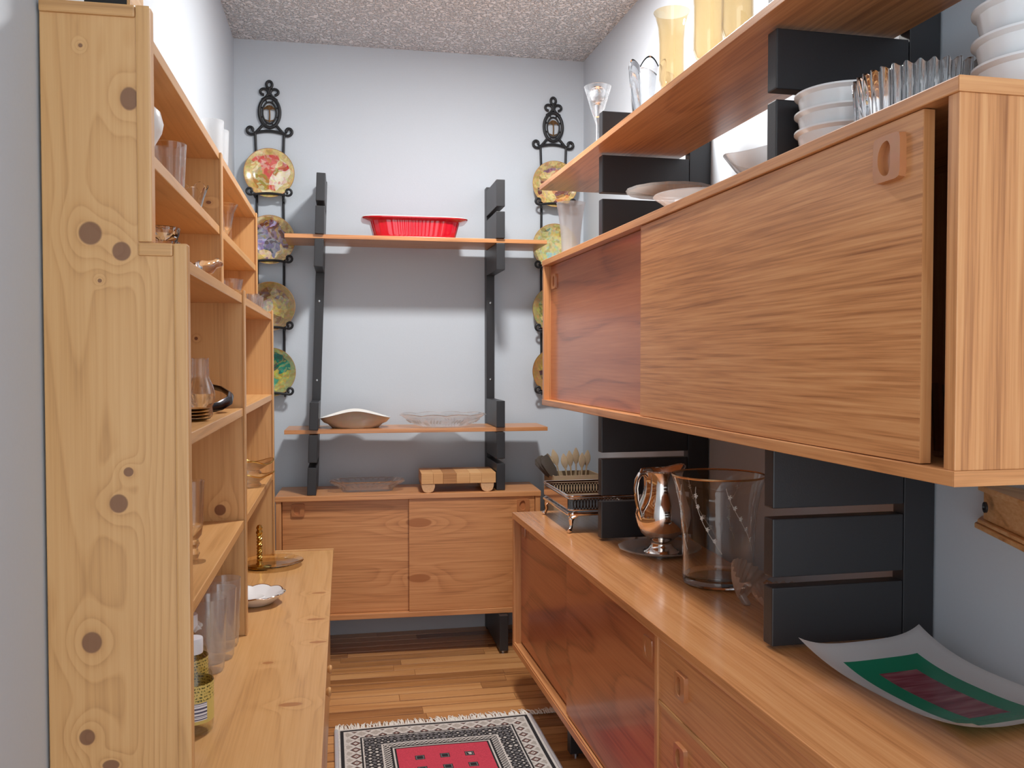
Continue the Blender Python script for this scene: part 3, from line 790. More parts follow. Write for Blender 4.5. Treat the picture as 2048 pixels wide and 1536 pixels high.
# butcher block board on round feet
o = thing('chopping_board', 'end-grain butcher block board on four round feet on the back cabinet', 'chopping board', (.440, 3.455, ZBC), math.radians(-1.5))
xs = [-.145]; 
while xs[-1] < .135: xs.append(xs[-1] + random.choice((.038, .046, .052)))
xs[-1] = .145
for a, b in zip(xs, xs[1:]):
    w_ = b - a
    s_ = bx(-w_ / 2 + .0002, w_ / 2 - .0002, -.092, .092, .034, .074, bev=.0008).build('strip', 'butcher', o); s_.location = ((a + b) / 2, 0, 0)
foot = None
for fx, fy in ((-.118, -.070), (.112, -.070), (-.118, .070), (.112, .070)):
    if foot is None:
        g = G(); pts = [(.026, .0338), (.025, .020)] + [(.021 * math.cos(a) * 1.0, .010 - .010 * math.sin(a)) for a in [PI * k / 10 for k in range(11)]] + [(-.025, .020), (-.026, .0338)]
        g.prism(pts, -.02, .02, 'y', bev=.001); foot = g.build('foot', 'foot_wood', o); q = foot
    else: q = copy_part(foot, o)
    q.location = (fx, fy, .0)

# cutlery box in the corner behind the sideboard
cb = thing('cutlery_box', 'tall open tan cardboard box of utensils in the corner behind the silver tray', 'box', (.905, 3.415, 0), math.radians(2))
hw, hd, hh = .095, .075, .685
for s_ in (-1, 1):
    bx(-hw, hw, s_ * hd - .002, s_ * hd + .002, .004, hh).build('panel', 'kraft', cb)
    bx(s_ * hw - .002, s_ * hw + .002, -hd + .002, hd - .002, .004, hh).build('panel', 'kraft', cb)
bx(-hw, hw, -hd, hd, 0, .004).build('panel', 'kraft', cb)
bx(-hw + .002, hw - .002, -hd + .002, hd - .002, .55, .556).build('tray', 'kraft', cb)
def utensil(x, y, tiltx, tilty, L, kind, lab, grp):
    g = G()
    if kind == 'spatula':
        g.tube([(0, 0, 0), (0, 0, L * .62)], .0035, 6)
        g.prism([(-.006, L * .6), (-.017, L * .72), (-.018, L * .97), (-.012, L), (.012, L), (.018, L * .97), (.017, L * .72), (.006, L * .6)], -.0015, .0015, 'y', bev=.0005)
        mat = 'horn'
    else:
        g.tube([(0, 0, 0), (0, 0, L * .6), (0, 0, L * .7)], [.003, .003, .004], 6)
        g.grid(lambda a, b: ((.013 * math.sin(PI * b) + .002) * math.cos(2 * PI * a), .004 * math.sin(2 * PI * a) * math.sin(PI * b), L * .68 + L * .32 * b), 12, 9, True)
        mat = 'wood_utensil'
    p = Matrix.Rotation(math.radians(2), 4, 'Z') @ Vector((x, y, 0))
    solo(g, 'kitchen_spatula' if kind == 'spatula' else 'wooden_spoon', mat, lab, 'utensil', (.905 + p.x, 3.415 + p.y, .557), (tiltx, tilty, 0), grp)
for k in range(6):
    utensil(.000 + .004 * k, -.055 + .013 * k, 0.0, -.60 - .03 * k + .05 * (k % 2), .235 + .008 * (k % 3), 'spatula', 'dark spatula leaning out of the tan box', 'dark spatulas in the tan box')
for k in range(8):
    utensil(-.035 + .014 * k, .034 + .010 * (k % 3), random.uniform(-.08, .02), -.40 + .075 * k + random.uniform(-.03, .03), .205 + .010 * (k % 3), 'spoon', 'pale wooden spoon standing in the tan box', 'wooden spoons in the tan box')

# ---------------------------------------------------------------- things on the sideboard
ZR = .6225
# silver gallery tray on claw feet
t = thing('silver_tray', 'footed silver gallery tray with pierced sides at the far end of the sideboard', 'tray', RU(.842, 2.675, ZR), TH + math.radians(-1))
hx, hy = .112, .165
bx(-hx, hx, -hy, hy, .046, .049, bev=.001).build('plate', 'silver_dark', t)
g = G()
def rrect(hx, hy, z, r=.014, n=6):
    pts = []
    for cx, cy, a0 in ((hx - r, hy - r, 0), (-hx + r, hy - r, PI / 2), (-hx + r, -hy + r, PI), (hx - r, -hy + r, 1.5 * PI)):
        for k in range(n + 1):
            a = a0 + PI / 2 * k / n; pts.append((cx + r * math.cos(a), cy + r * math.sin(a), z))
    return pts
g.tube(rrect(hx, hy, .096), .0030, 8, True); g.build('top_rail', 'silver', t, True)
g = G(); g.tube(rrect(hx, hy, .049), .0045, 8, True); g.tube(rrect(hx - .001, hy - .001, .090), .0016, 6, True); g.tube(rrect(hx - .001, hy - .001, .060), .0018, 6, True); g.build('base_rail', 'silver', t, True)
g = G()
for s_ in (-1, 1):
    N = 30
    for k in range(N):
        yy = -hy + .014 + (2 * hy - .028) * (k + .5) / N
        g.tube([(s_ * (hx - .001), yy + .0045 * math.cos(a), .075 + .0135 * math.sin(a)) for a in [2 * PI * i / 10 for i in range(10)]], .0014, 4, True)
    N = 20
    for k in range(N):
        xx = -hx + .014 + (2 * hx - .028) * (k + .5) / N
        g.tube([(xx + .0045 * math.cos(a), s_ * (hy - .001), .075 + .0135 * math.sin(a)) for a in [2 * PI * i / 10 for i in range(10)]], .0014, 4, True)
g.build('pierced_gallery', 'silver_dark', t, True, kind='stuff')
for s_ in (-1, 1):
    bx(s_ * hx - .0012, s_ * hx + .0012, -hy + .014, hy - .014, .062, .088).build('side_band', 'silver', t)
t.scale = (1, 1, 1.14)
cl = None
for fx, fy in ((-1, -1), (-1, 1), (1, -1), (1, 1)):
    if cl is None:
        g = G(); g.tube([(.022, .022, .048), (.010, .010, .044), (.001, .001, .032), (.002, .002, .018), (-.002, -.002, .008), (-.010, -.010, .005)], [.007, .010, .0075, .005, .006, .0045], 10)
        g.lathe([(0, .0), (.006, .001), (.0085, .005), (.006, .009), (0, .010)], 12, c=(-.005, -.005, 0))
        g.tube([(.02, -.003, .047), (.004, -.001, .040), (.006, .006, .030)], [.005, .006, .003], 8); g.tube([(-.003, .02, .047), (-.001, .004, .040), (.006, .006, .030)], [.005, .006, .003], 8)
        cl = g.build('claw_foot', 'silver', t, True); q = cl
    else: q = copy_part(cl, t)
    q.location = (fx * (hx - .008), fy * (hy - .008), 0); q.rotation_euler = (0, 0, {(-1, -1): 0, (1, -1): PI / 2, (1, 1): PI, (-1, 1): -PI / 2}[(fx, fy)])

# glass plate under the pitcher
g = G(); g.lathe([(0, .004), (.07, .004), (.085, .006), (.108, .014), (.109, .0165), (.106, .0165), (.084, .0095), (.07, .0075), (0, .0075)], 72, lambda tt, i, r, z: (r * (1 + .01 * math.cos(14 * tt)) if r > .09 else r, z))
g.lathe([(.06, 0), (.064, 0), (.064, .005), (.06, .005)], 48, close=True)
solo(g, 'glass_plate', 'smoke', 'clear glass plate under the silver pitcher', 'plate', RU(.890, 2.205, ZR))
# silver pitcher
pt = thing('silver_pitcher', 'polished silver water pitcher standing on the glass plate', 'pitcher', RU(.880, 2.165, ZR + .0077), math.radians(20))
prof = [(0, 0), (.044, 0), (.046, .004), (.043, .009), (.034, .016), (.027, .024), (.027, .030), (.036, .040), (.052, .054), (.064, .076), (.069, .098), (.067, .118), (.059, .138), (.051, .156), (.047, .172), (.047, .190), (.050, .208), (.054, .218), (.052, .219), (.048, .209), (.045, .190), (.045, .172), (.048, .157), (.056, .140), (.063, .118), (.065, .098), (.058, .075), (0, .05)]
def spout(tt, i, r, z):
    if z > .17:
        k = (z - .17) / .05; d = max(0, math.cos(tt)) ** 8
        r += .022 * k * d; z += .012 * k * d
    return r, z
G().lathe(prof, 64, spout).build('body', 'silver', pt, True, 60)
G().lathe([(.0465, .003), (.048, .006), (.0455, .0095), (.044, .005)], 48, close=True).build('foot_ring', 'silver', pt, True)
g = G(); g.tube([(-.046, 0, .205), (-.058, 0, .216), (-.072, 0, .214), (-.082, 0, .200), (-.086, 0, .178), (-.083, 0, .150), (-.077, 0, .126), (-.072, 0, .110), (-.066, 0, .096)], [.005, .0065, .007, .0065, .006, .0055, .005, .005, .004], 10)
g.tube([(-.070, 0, .214), (-.066, 0, .226), (-.056, 0, .228)], [.005, .004, .002], 8)
g.tube([(-.077, 0, .126), (-.084, 0, .112), (-.078, 0, .100)], [.004, .003, .002], 8)
g.build('handle', 'silver', pt, True)
g = G(); g.lathe([(.0535, .2165), (.0552, .219), (.0535, .2215), (.0515, .219)], 64, lambda tt, i, r, z: (r + .021 * max(0, math.cos(tt)) ** 8, z + .012 * max(0, math.cos(tt)) ** 8), close=True)
g.build('rim', 'silver_print', pt, True)

# large etched glass bucket vase, gold rim
vs = thing('glass_vase', 'large clear flared glass vase with gold rim and etched flowers on the sideboard', 'vase', RU(.902, 1.872, ZR))
G().lathe([(0, 0), (.072, 0), (.080, .004), (.082, .014), (.0815, .05), (.083, .11), (.087, .17), (.096, .220), (.107, .252), (.1045, .252), (.0935, .220), (.0845, .17), (.080, .11), (.0785, .05), (.078, .022), (.070, .016), (0, .015)], 72).build('body', 'vase_glass', vs, True)
G().lathe([(.1072, .2500), (.1082, .2515), (.1072, .2545), (.105, .2545), (.1040, .2525)], 72, close=True).build('gold_rim', 'gold_rim', vs, True)
g = G(); random.seed(11)
def vr(z):
    P = [(.05, .0815), (.11, .083), (.17, .087), (.22, .096), (.252, .107)]
    for (a, ra), (b, rb) in zip(P, P[1:]):
        if z <= b: return ra + (rb - ra) * max(0, (z - a)) / (b - a)
    return .1
def onv(a, z, e=.0006): r = vr(z) + e; return (r * math.cos(a), r * math.sin(a), z)
for a0 in (-2.0, -1.3, -2.7, 2.8, .3, 1.4):
    path = [onv(a0 + .55 * math.sin(2.2 * f + a0), .235 - .15 * f) for f in [k / 18 for k in range(19)]]
    g.tube(path, .0006, 4)
    for k in range(3, 18, 3):
        c = Vector(path[k])
        for j in range(5):
            b = 2 * PI * j / 5
            aa = math.atan2(c.y, c.x)
            g.tube([onv(aa + .012, c.z + .004), onv(aa + .012 + .055 * math.cos(b) * .9, c.z + .004 + .0055 * math.sin(b))], [.0006, .0018], 5, flat=.3)
g.build('etched_flowers', 'etch', vs, kind='stuff')
# rose glass scallop shells
def shell(loc, rotv, lab):
    def fn(a, b):
        th = (a - .5) * 2.5; r = .012 + .074 * b
        rib = .0028 * math.cos(a * 2 * PI * 13) * b
        return (r * math.sin(th) * 1.0, r * math.cos(th), .030 * b ** 2 + .020 * (abs(a - .5) * 2) ** 2 * b + rib)
    g = G(); g.grid(fn, 130, 10)
    bmesh.ops.solidify(g.bm, geom=g.bm.faces[:], thickness=.002)
    g.tube([(0, .014, .004), (0, -.004, .006), (0, -.010, .012)], [.010, .008, .003], 8)
    return solo(g, 'shell_dish', 'rose_glass', lab, 'dish', loc, rotv, 'rose glass shell dishes', True, 80)
shell(RU(.872, 1.690, ZR + .006), (math.radians(58), math.radians(6), math.radians(44)), 'rose glass scallop shell dish standing upright before the glass vase')
shell(RU(.905, 1.560, ZR + .004), (math.radians(20), 0, math.radians(28)), 'rose glass scallop shell dish lying flat behind the black support')
# square platter, white with green band and pink centre
def plat_mat():
    m, nt, b = new_mat('platter_print')
    tc = node(nt, 'ShaderNodeTexCoord'); sp = node(nt, 'ShaderNodeSeparateXYZ'); link(nt, tc.outputs['Object'], sp.inputs[0])
    ax = math_n(nt, 'DIVIDE', math_n(nt, 'ABSOLUTE', sp.outputs[0]), .126); ay = math_n(nt, 'DIVIDE', math_n(nt, 'ABSOLUTE', sp.outputs[1]), .185)
    def inside(fx, fy): return math_n(nt, 'MULTIPLY', math_n(nt, 'LESS_THAN', ax, fx), math_n(nt, 'LESS_THAN', ay, fy))
    no = node(nt, 'ShaderNodeTexNoise'); no.inputs['Scale'].default_value = 30; no.inputs['Detail'].default_value = 3; no.inputs['Distortion'].default_value = .6
    vm = node(nt, 'ShaderNodeVectorMath', operation='MULTIPLY'); vm.inputs[1].default_value = (.25, 1.8, 1); link(nt, tc.outputs['Object'], vm.inputs[0]); link(nt, vm.outputs[0], no.inputs[0])
    pink = ramp_n(nt, no.outputs[0], [(.3, s2l(122, 50, 62)), (.5, s2l(158, 84, 96)), (.7, s2l(190, 136, 140))])
    c = mixc(nt, inside(.60, .72), s2l(228, 228, 230), s2l(44, 152, 116)); c = mixc(nt, inside(.30, .50), c, pink)
    link(nt, c, b.inputs['Base Color']); b.inputs['Roughness'].default_value = .25; b.inputs['Coat Weight'].default_value = .3
    return m
def pf(a, b):
    x = (a - .5) * 2; y = (b - .5) * 2
    px = x * .126 * (1 - .05 * (1 - abs(y)) ** 1 * 0) ; py = y * .185
    px *= 1 - .06 * (1 - y * y) * abs(x) ** 3; py *= 1 - .05 * (1 - x * x) * abs(y) ** 3
    return (px, py, .004 + .034 * (.45 * x ** 4 + .9 * abs(y) ** 2.6) )
g = G(); g.grid(pf, 25, 33)
bmesh.ops.solidify(g.bm, geom=g.bm.faces[:], thickness=.005)
zmin = min(v.co.z for v in g.bm.verts)
for v in g.bm.verts: v.co.z -= zmin
p = RU(.935, 1.165, ZR)
solo(g, 'platter', plat_mat(), 'white rectangular platter with green band and pink centre on the sideboard', 'platter', p, (0, 0, TH + math.radians(5)), None, True, 40)

# ---------------------------------------------------------------- things on the wall cabinet
ZT2 = 1.4750
vprof = lambda r0, r1, h, th=.0025, e=2.0, base=.008: [(0, 0), (r0, 0)] + [(r0 + (r1 - r0) * (k / 8) ** e, .003 + (h - .003) * k / 8) for k in range(9)] + [(r0 - th + (r1 - r0) * (k / 8) ** e, base + (h - base) * k / 8) for k in range(8, -1, -1)] + [(0, base)]
g = G(); g.lathe(vprof(.030, .048, .185), 48)
solo(g, 'trumpet_vase', 'frost', 'tall clear trumpet vase at the far end of the wall cabinet top', 'vase', RU(.815, 2.80, ZT2))
# footed cake plate
g = G(); g.lathe([(0, 0), (.045, 0), (.045, .004), (.014, .014), (.010, .050), (.014, .078), (.040, .084), (.107, .092), (.110, .098), (.106, .099), (.04, .091), (0, .089)], 64, lambda tt, i, r, z: (r * (1 + .012 * math.cos(16 * tt)) if r > .09 else r, z))
solo(g, 'cake_stand', 'smoke', 'clear glass footed cake plate on top of the wall cabinet', 'cake stand', RU(.872, 2.10, ZT2))
g = G(); g.lathe([(0, 0), (.05, 0), (.055, .004), (.085, .026), (.100, .036), (.098, .039), (.08, .030), (.05, .010), (0, .008)], 64)
solo(g, 'shallow_bowl', 'frost', 'pale frosted shallow bowl beside the glass cake plate', 'bowl', RU(.840, 1.86, ZT2))
g = G(); g.lathe([(0, 0), (.04, 0), (.042, .006), (.030, .014), (.040, .030), (.080, .062), (.104, .094), (.102, .096), (.076, .068), (.036, .036), (0, .03)], 64, lambda tt, i, r, z: (r, z + (.006 * math.sin(3 * tt) if r > .07 else 0)))
solo(g, 'glass_bowl', 'smoke', 'clear glass footed bowl between the cake plate and the white ramekins', 'bowl', RU(.935, 1.690, ZT2))
def bowl_stack(n, u, r, lab, grp, zs):
    first = None
    for k, z in enumerate(zs):
        if first is None:
            g = G(); h = .052
            g.lathe([(0, 0), (r * .77, 0), (r * .79, .003), (r * .85, .018), (r * .90, .036), (r * .92, .044), (r, h - .003), (r, h), (r * .97, h), (r * .89, .044), (r * .86, .032), (r * .74, .006), (0, .005)], 64,
                    lambda tt, i, rr, z_: (rr * (1 + .004 * math.cos(44 * tt)) if 2 <= i <= 5 else rr, z_))
            first = solo(g, 'ramekin', 'white', lab[k], 'bowl', RU(n, u, ZT2 + z), (0, 0, 0), grp); o = first
        else:
            o = copy_part(first); o.location = RU(n, u, ZT2 + z); o['label'] = lab[k]; o['group'] = grp
bowl_stack(.865, 1.335, .078, ['white ramekin, lowest of the stack behind the ribbed glass bowl', 'white ramekin, middle of the stack behind the ribbed glass bowl', 'white ramekin, topmost of the stack behind the ribbed glass bowl'], 'white ramekins', (0, .030, .062))
bowl_stack(.925, .985, .080, ['white bowl, lowest of the stack at the near end of the wall cabinet', 'white bowl, middle of the stack at the near end of the wall cabinet', 'white bowl, topmost of the stack at the near end of the wall cabinet'], 'white bowls', (0, .036, .078))
o0 = [o for o in bpy.data.objects if o.name.startswith('ramekin')]
for o in o0[3:]: o.name = 'serving_bowl'; o.scale = (1., 1., 1.)
# ribbed glass bowl
def ribs(tt, i, r, z):
    if 1 <= i <= 4: r *= 1 + .040 * math.cos(34 * tt)
    if i in (4, 5): z += .0025 * math.cos(34 * tt)
    return r, z
g = G(); g.lathe([(0, 0), (.082, 0), (.088, .004), (.090, .045), (.093, .080), (.089, .081), (.083, .045), (.080, .012), (0, .010)], 272, ribs)
solo(g, 'ribbed_bowl', 'crystal', 'clear ribbed glass bowl between two stacks of white bowls', 'bowl', RU(.872, 1.145, ZT2), (0, 0, 0), None, True, 60)
# glasses inside the open end of the wall cabinet
for k, (nn, uu) in enumerate(((.80, .955), (.865, .955), (.84, 1.03), (.92, 1.0))):
    g = G(); g.lathe(vprof(.024, .030, .10, e=1.3), 32)
    solo(g, 'tumbler', 'clear', 'clear tumbler inside the dark open end of the wall cabinet', 'glass', RU(nn, uu, 1.0090), (0, 0, 0), 'tumblers inside the wall cabinet')

# ---------------------------------------------------------------- things on the high shelf
ZH = 1.7450
t = thing('stem_glass', 'clear conical stem glass holding a crystal ball stopper on the high shelf', 'glass', RU(.800, 2.47, ZH))
G().lathe([(0, 0), (.032, 0), (.032, .002), (.006, .006), (.0045, .03), (.0045, .085), (.010, .10), (.022, .135), (.040, .195), (.0385, .195), (.020, .137), (.006, .108), (0, .106)], 40).build('glass', 'clear', t, True)
b_ = thing('crystal_stopper', 'round faceted crystal stopper inside the conical stem glass', 'stopper', RU(.800, 2.47, ZH + .1085))
g = G(); bmesh.ops.create_icosphere(g.bm, subdivisions=2, radius=.0255, matrix=Matrix.Translation((0, 0, .064))); g.build('ball', 'crystal', b_)
G().lathe([(0, 0), (.006, 0), (.007, .02), (.011, .036), (.007, .040), (0, .042)], 16).build('plug', 'crystal', b_, True)
# crystal tulip vase
def petals(tt, i, r, z):
    if i in (4, 5, 6): z += .022 * abs(math.cos(3 * tt)) - .012
    if 1 <= i <= 6: r *= 1 + .055 * abs(math.cos(3 * tt))
    return r, z
g = G(); g.lathe([(0, 0), (.030, 0), (.036, .02), (.042, .075), (.046, .135), (.046, .139), (.041, .136), (.036, .075), (.028, .022), (0, .018)], 96, petals)
solo(g, 'crystal_vase', 'crystal', 'clear cut crystal vase with petal rim beside the amber vases', 'vase', RU(.815, 2.11, ZH), (0, 0, .3), None, True, 30)
g = G(); g.lathe(vprof(.026, .054, .165, e=2.2), 48)
solo(g, 'glass_vase', 'clear', 'thin clear flared vase behind the petal-rimmed crystal vase', 'vase', RU(.895, 2.265, ZH))
def amber_vase(n, u, lab, s_=1.0):
    t = thing('amber_vase', lab, 'vase', RU(n, u, ZH), 0, 'amber glass vases')
    G().lathe([(0, .022), (.012, .022), (.024, .028), (.029, .045), (.0285, .085), (.0285, .130), (.031, .165), (.037, .190), (.042, .199), (.040, .199), (.035, .190), (.029, .165), (.0265, .130), (.0265, .085), (.027, .046), (.022, .032), (0, .027)], 48).build('bowl', 'amber', t, True)
    G().lathe([(0, 0), (.030, 0), (.030, .002), (.010, .006), (.008, .014), (.013, .020), (0, .0225)], 40).build('foot', 'amber', t, True)
    t.scale = (s_, s_, s_)
amber_vase(.800, 1.918, 'amber lustre glass vase standing next to the crystal vase')
amber_vase(.800, 1.722, 'amber lustre glass vase, middle of the three on the high shelf', 1.06)
amber_vase(.805, 1.600, 'amber lustre glass vase, the one furthest from the crystal vase', 1.06)

# ---------------------------------------------------------------- things on the pine dresser
def on(z): return z + .0004
# upper shelf
g = G(); g.lathe(vprof(.026, .031, .098, e=1.2), 40)
solo(g, 'tumbler', 'clear', 'straight clear tumbler on the upper pine shelf', 'glass', (-.318, 1.74, on(1.446)))
g = G(); g.lathe([(0, 0), (.018, 0), (.022, .006), (.010, .02), (.012, .04), (.028, .07), (.031, .085), (.026, .105), (.012, .118), (0, .12)], 32)
solo(g, 'lidded_jar', 'white', 'small white rounded jar behind the end panel on the upper pine shelf', 'jar', (-.322, 1.545, on(1.446)))
def tulip(tt, i, r, z):
    if i >= 3 and i <= 5: z += .014 * abs(math.cos(2.5 * tt)) ** 1.5; r *= 1 + .10 * abs(math.cos(2.5 * tt))
    return r, z
g = G(); g.lathe([(0, 0), (.016, 0), (.018, .01), (.024, .035), (.032, .058), (.030, .059), (.022, .037), (.014, .012), (0, .010)], 80, tulip)
solo(g, 'crystal_votive', 'crystal', 'clear crystal tulip votive with pointed petals beside the tumbler', 'candle holder', (-.318, 1.985, on(1.446)), (0, 0, .4), None, True, 40)
g = G(); g.lathe([(0, 0), (.018, 0), (.019, .004), (.012, .02), (.013, .06), (.019, .095), (.030, .118), (.028, .119), (.016, .096), (.010, .06), (0, .03)], 40)
solo(g, 'flared_vase', 'clear_blue', 'clear flared vase on the upper pine shelf past the divider', 'vase', (-.310, 2.50, on(1.446)))
# step shelf
for k in range(3):
    def dia(tt, i, r, z):
        if 1 <= i <= 3: r *= 1 + .05 * math.cos(16 * tt + i * PI)
        return r, z
    g = G(); g.lathe([(0, 0), (.021, 0), (.024, .008), (.026, .018), (.029, .028), (.0275, .029), (.023, .018), (0, .006)], 64, dia)
    solo(g, 'crystal_bowl', 'crystal', ['small diamond-cut crystal bowl, lowest of its stack', 'small diamond-cut crystal bowl, middle of its stack', 'small diamond-cut crystal bowl, topmost of its stack'][k], 'bowl', (-.305, 1.60, on(1.290) + .0245 * k), (0, 0, .2 * k), 'cut crystal bowls', True, 30)
# crystal bird
g = G()
g.tube([(0, -.034, .024), (0, -.022, .026), (0, -.004, .030), (0, .016, .034), (0, .030, .042), (0, .040, .046), (0, .050, .044), (0, .056, .043)], [.003, .012, .017, .014, .009, .010, .006, .001], 14)
g.tube([(0, -.03, .026), (0, -.045, .034), (0, -.055, .040)], [.008, .007, .002], 8, flat=1.6)
g.lathe([(0, 0), (.020, 0), (.018, .006), (.007, .010), (.006, .022), (0, .024)], 20)
solo(g, 'bird_figurine', 'crystal', 'small clear crystal bird figurine on the stepped pine shelf', 'figurine', (-.272, 1.82, on(1.290)), (0, 0, math.radians(-35)), None, True, 60)
g = G(); g.lathe([(0, 0), (.022, 0), (.024, .004), (.020, .016), (.026, .034), (.032, .062), (.0305, .062), (.024, .034), (0, .020)], 48, lambda tt, i, r, z: (r * (1 + .02 * math.cos(12 * tt)) if 2 < i < 6 else r, z))
solo(g, 'sugar_bowl', 'clear_blue', 'clear fluted sugar bowl on the stepped shelf past the divider', 'bowl', (-.290, 2.40, on(1.290)))
for k in range(3):
    g = G(); g.lathe(vprof(.015, .018, .036, e=1.2, base=.006), 32, lambda tt, i, r, z: (r * (1 + .03 * math.cos(12 * tt)) if 1 < i < 9 else r, z))
    solo(g, 'shot_glass', 'clear_blue', ['small fluted shot glass on the stepped shelf, closest to the divider', 'small fluted shot glass on the stepped shelf, between two others', 'small fluted shot glass on the stepped shelf, closest to the plate rack'][k], 'glass', (-.249, 2.56 + .062 * k, on(1.290)), (0, 0, 0), 'shot glasses')
# on the very top
for k in range(2):
    g = G(); g.lathe(vprof(.026, .030, .14, e=1.3), 40)
    solo(g, 'tall_glass', 'frost', ['tall clear glass on top of the dresser, next to the low glass cups', 'tall clear glass on top of the dresser, away from the low glass cups'][k], 'glass', (-.330, 2.38 + .10 * k, on(1.617)), (0, 0, 0), 'tall glasses on top of the dresser')
for k in range(3):
    g = G(); g.lathe(vprof(.022, .030, .026, e=1.3, base=.004), 32)
    solo(g, 'glass_cup', 'clear', ['low clear glass cup on top of the dresser, next to the black box', 'low clear glass cup on top of the dresser, between two others', 'low clear glass cup on top of the dresser, next to the tall glasses'][k], 'glass', (-.330, 1.73 + .12 * k, on(1.617)), (0, 0, 0), 'glass cups on top of the dresser')
t = thing('black_box', 'black box with pale edge on top of the pine dresser', 'box', (-.343, 1.46, on(1.617)))
bx(-.034, .026, -.045, .045, 0, .130, bev=.001).build('body', 'black_card', t)
bx(.0262, .031, -.045, .045, 0, .130, bev=.0005).build('edge_strip', 'oak', t)
# middle shelf: decanter, saucers, dark curved dish
t = thing('decanter', 'ribbed clear glass decanter on the middle pine shelf', 'decanter', (-.272, 1.775, on(1.030)))
G().lathe([(0, 0), (.021, 0), (.023, .005), (.022, .02), (.025, .028), (.0265, .045), (.023, .060), (.017, .074), (.016, .080), (.0165, .082), (.0155, .112), (.0165, .114), (.015, .114), (.014, .085), (.015, .074), (.021, .060), (.0245, .045), (0, .01)], 48, lambda tt, i, r, z: (r * (1 + .03 * math.cos(10 * tt)) if 3 < i < 8 else r, z)).build('body', 'clear_blue', t, True)
for k in range(4):
    g = G(); g.lathe([(0, 0), (.024, 0), (.034, .004), (.0345, .0055), (.024, .003), (0, .002)], 40)
    solo(g, 'glass_saucer', 'amber_dish', ['gold-tinted glass saucer, lowest of its stack', 'gold-tinted glass saucer, second of its stack', 'gold-tinted glass saucer, third of its stack', 'gold-tinted glass saucer, topmost of its stack'][k], 'saucer', (-.272, 1.665, on(1.030) + .0058 * k), (0, 0, 0), 'gold-tinted saucers')
t = thing('curved_dish', 'dark pewter dish with upswept handle on the middle pine shelf', 'dish', (-.272, 1.93, on(1.030)))
g = G(); g.tube([(-.035, -.055, .004), (.0, -.062, .005), (.022, -.045, .010), (.036, -.01, .020), (.034, .025, .030), (.012, .052, .042), (-.03, .062, .052)], [.010, .010, .010, .010, .010, .010, .009], 10, flat=.5)
vz = min(v.co.z for v in g.bm.verts)
for v in g.bm.verts: v.co.z -= vz
g.build('band', 'silver_dark', t, True)
G().tube([(-.034, -.052, .0125), (.0, -.059, .0135), (.020, -.044, .0185), (.032, -.010, .0285), (.030, .024, .0385), (.010, .048, .0505)], .0022, 6).build('beaded_edge', 'silver', t, True)
# wine glass on the middle shelf past the divider
def stemglass(g, h, rb, rf):
    g.lathe([(0, 0), (rf, 0), (rf, .002), (.004, .005), (.0032, .02), (.0032, h * .45), (.010, h * .5), (rb, h * .72), (rb * .96, h), (rb * .92, h), (rb * .94, h * .73), (.008, h * .53), (0, h * .52)], 40)
g = G(); stemglass(g, .150, .024, .024)
solo(g, 'wine_glass', 'clear', 'clear wine glass on the middle shelf past the divider', 'glass', (-.272, 2.36, on(1.030)))
# champagne flute on low shelf
g = G(); g.lathe([(0, 0), (.022, 0), (.022, .002), (.008, .006), (.012, .016), (.008, .026), (.012, .034), (.009, .042), (.015, .05), (.018, .07), (.021, .150), (.0195, .150), (.016, .07), (0, .05)], 40)
solo(g, 'champagne_flute', 'clear', 'clear flute with beaded stem on the lower pine shelf', 'glass', (-.272, 1.675, on(.770)))
# gold rimmed dishes on low shelf past divider
for k in range(2):
    t = thing('gold_rim_dish', ['clear wavy dish with gold rim, lower of the two on the pine shelf', 'clear wavy dish with gold rim, upper of the two on the pine shelf'][k], 'dish', (-.262, 2.66, on(.770) + .036 * k), .5 * k, 'gold rimmed dishes')
    w_ = lambda tt, i, r, z: (r * (1 + .10 * math.cos(3 * tt)) if r > .03 else r, z + (.006 * math.cos(3 * tt) if r > .03 else 0))
    G().lathe([(0, 0), (.022, 0), (.024, .004), (.018, .012), (.036, .024), (.055, .036), (.054, .038), (.034, .027), (0, .018)], 60, w_).build('body', 'clear', t, True)
    G().tube([(.0555 * (1 + .1 * math.cos(3 * a)) * math.cos(a), .0555 * (1 + .1 * math.cos(3 * a)) * math.sin(a), .0365 + .006 * math.cos(3 * a)) for a in [2 * PI * i / 60 for i in range(60)]], .0018, 6, True).build('gold_rim', 'brass', t, True)
# worktop: tall cut tumblers
for k, (x, y) in enumerate(((-.272, 1.872), (-.262, 1.950), (-.262, 2.032))):
    def cut(tt, i, r, z):
        if 2 <= i <= 5: r *= 1 + .045 * math.cos(14 * tt + (i % 2) * PI)
        elif 6 <= i <= 8: r *= 1 + .012 * math.cos(14 * tt)
        return r, z
    g = G(); g.lathe([(0, 0), (.024, 0), (.026, .006), (.027, .016), (.028, .028), (.029, .042), (.030, .06), (.031, .09), (.032, .12), (.0335, .152), (.032, .152), (.0305, .12), (.028, .06), (.025, .018), (0, .014)], 84, cut)
    solo(g, 'cut_tumbler', 'tumbler_glass', ['tall cut glass tumbler next to the bottles on the pine worktop', 'tall cut glass tumbler between two like it on the pine worktop', 'tall cut glass tumbler next to the divider on the pine worktop'][k], 'glass', (x, y, on(ZW)), (0, 0, .1 * k), 'tall cut tumblers', True, 40)
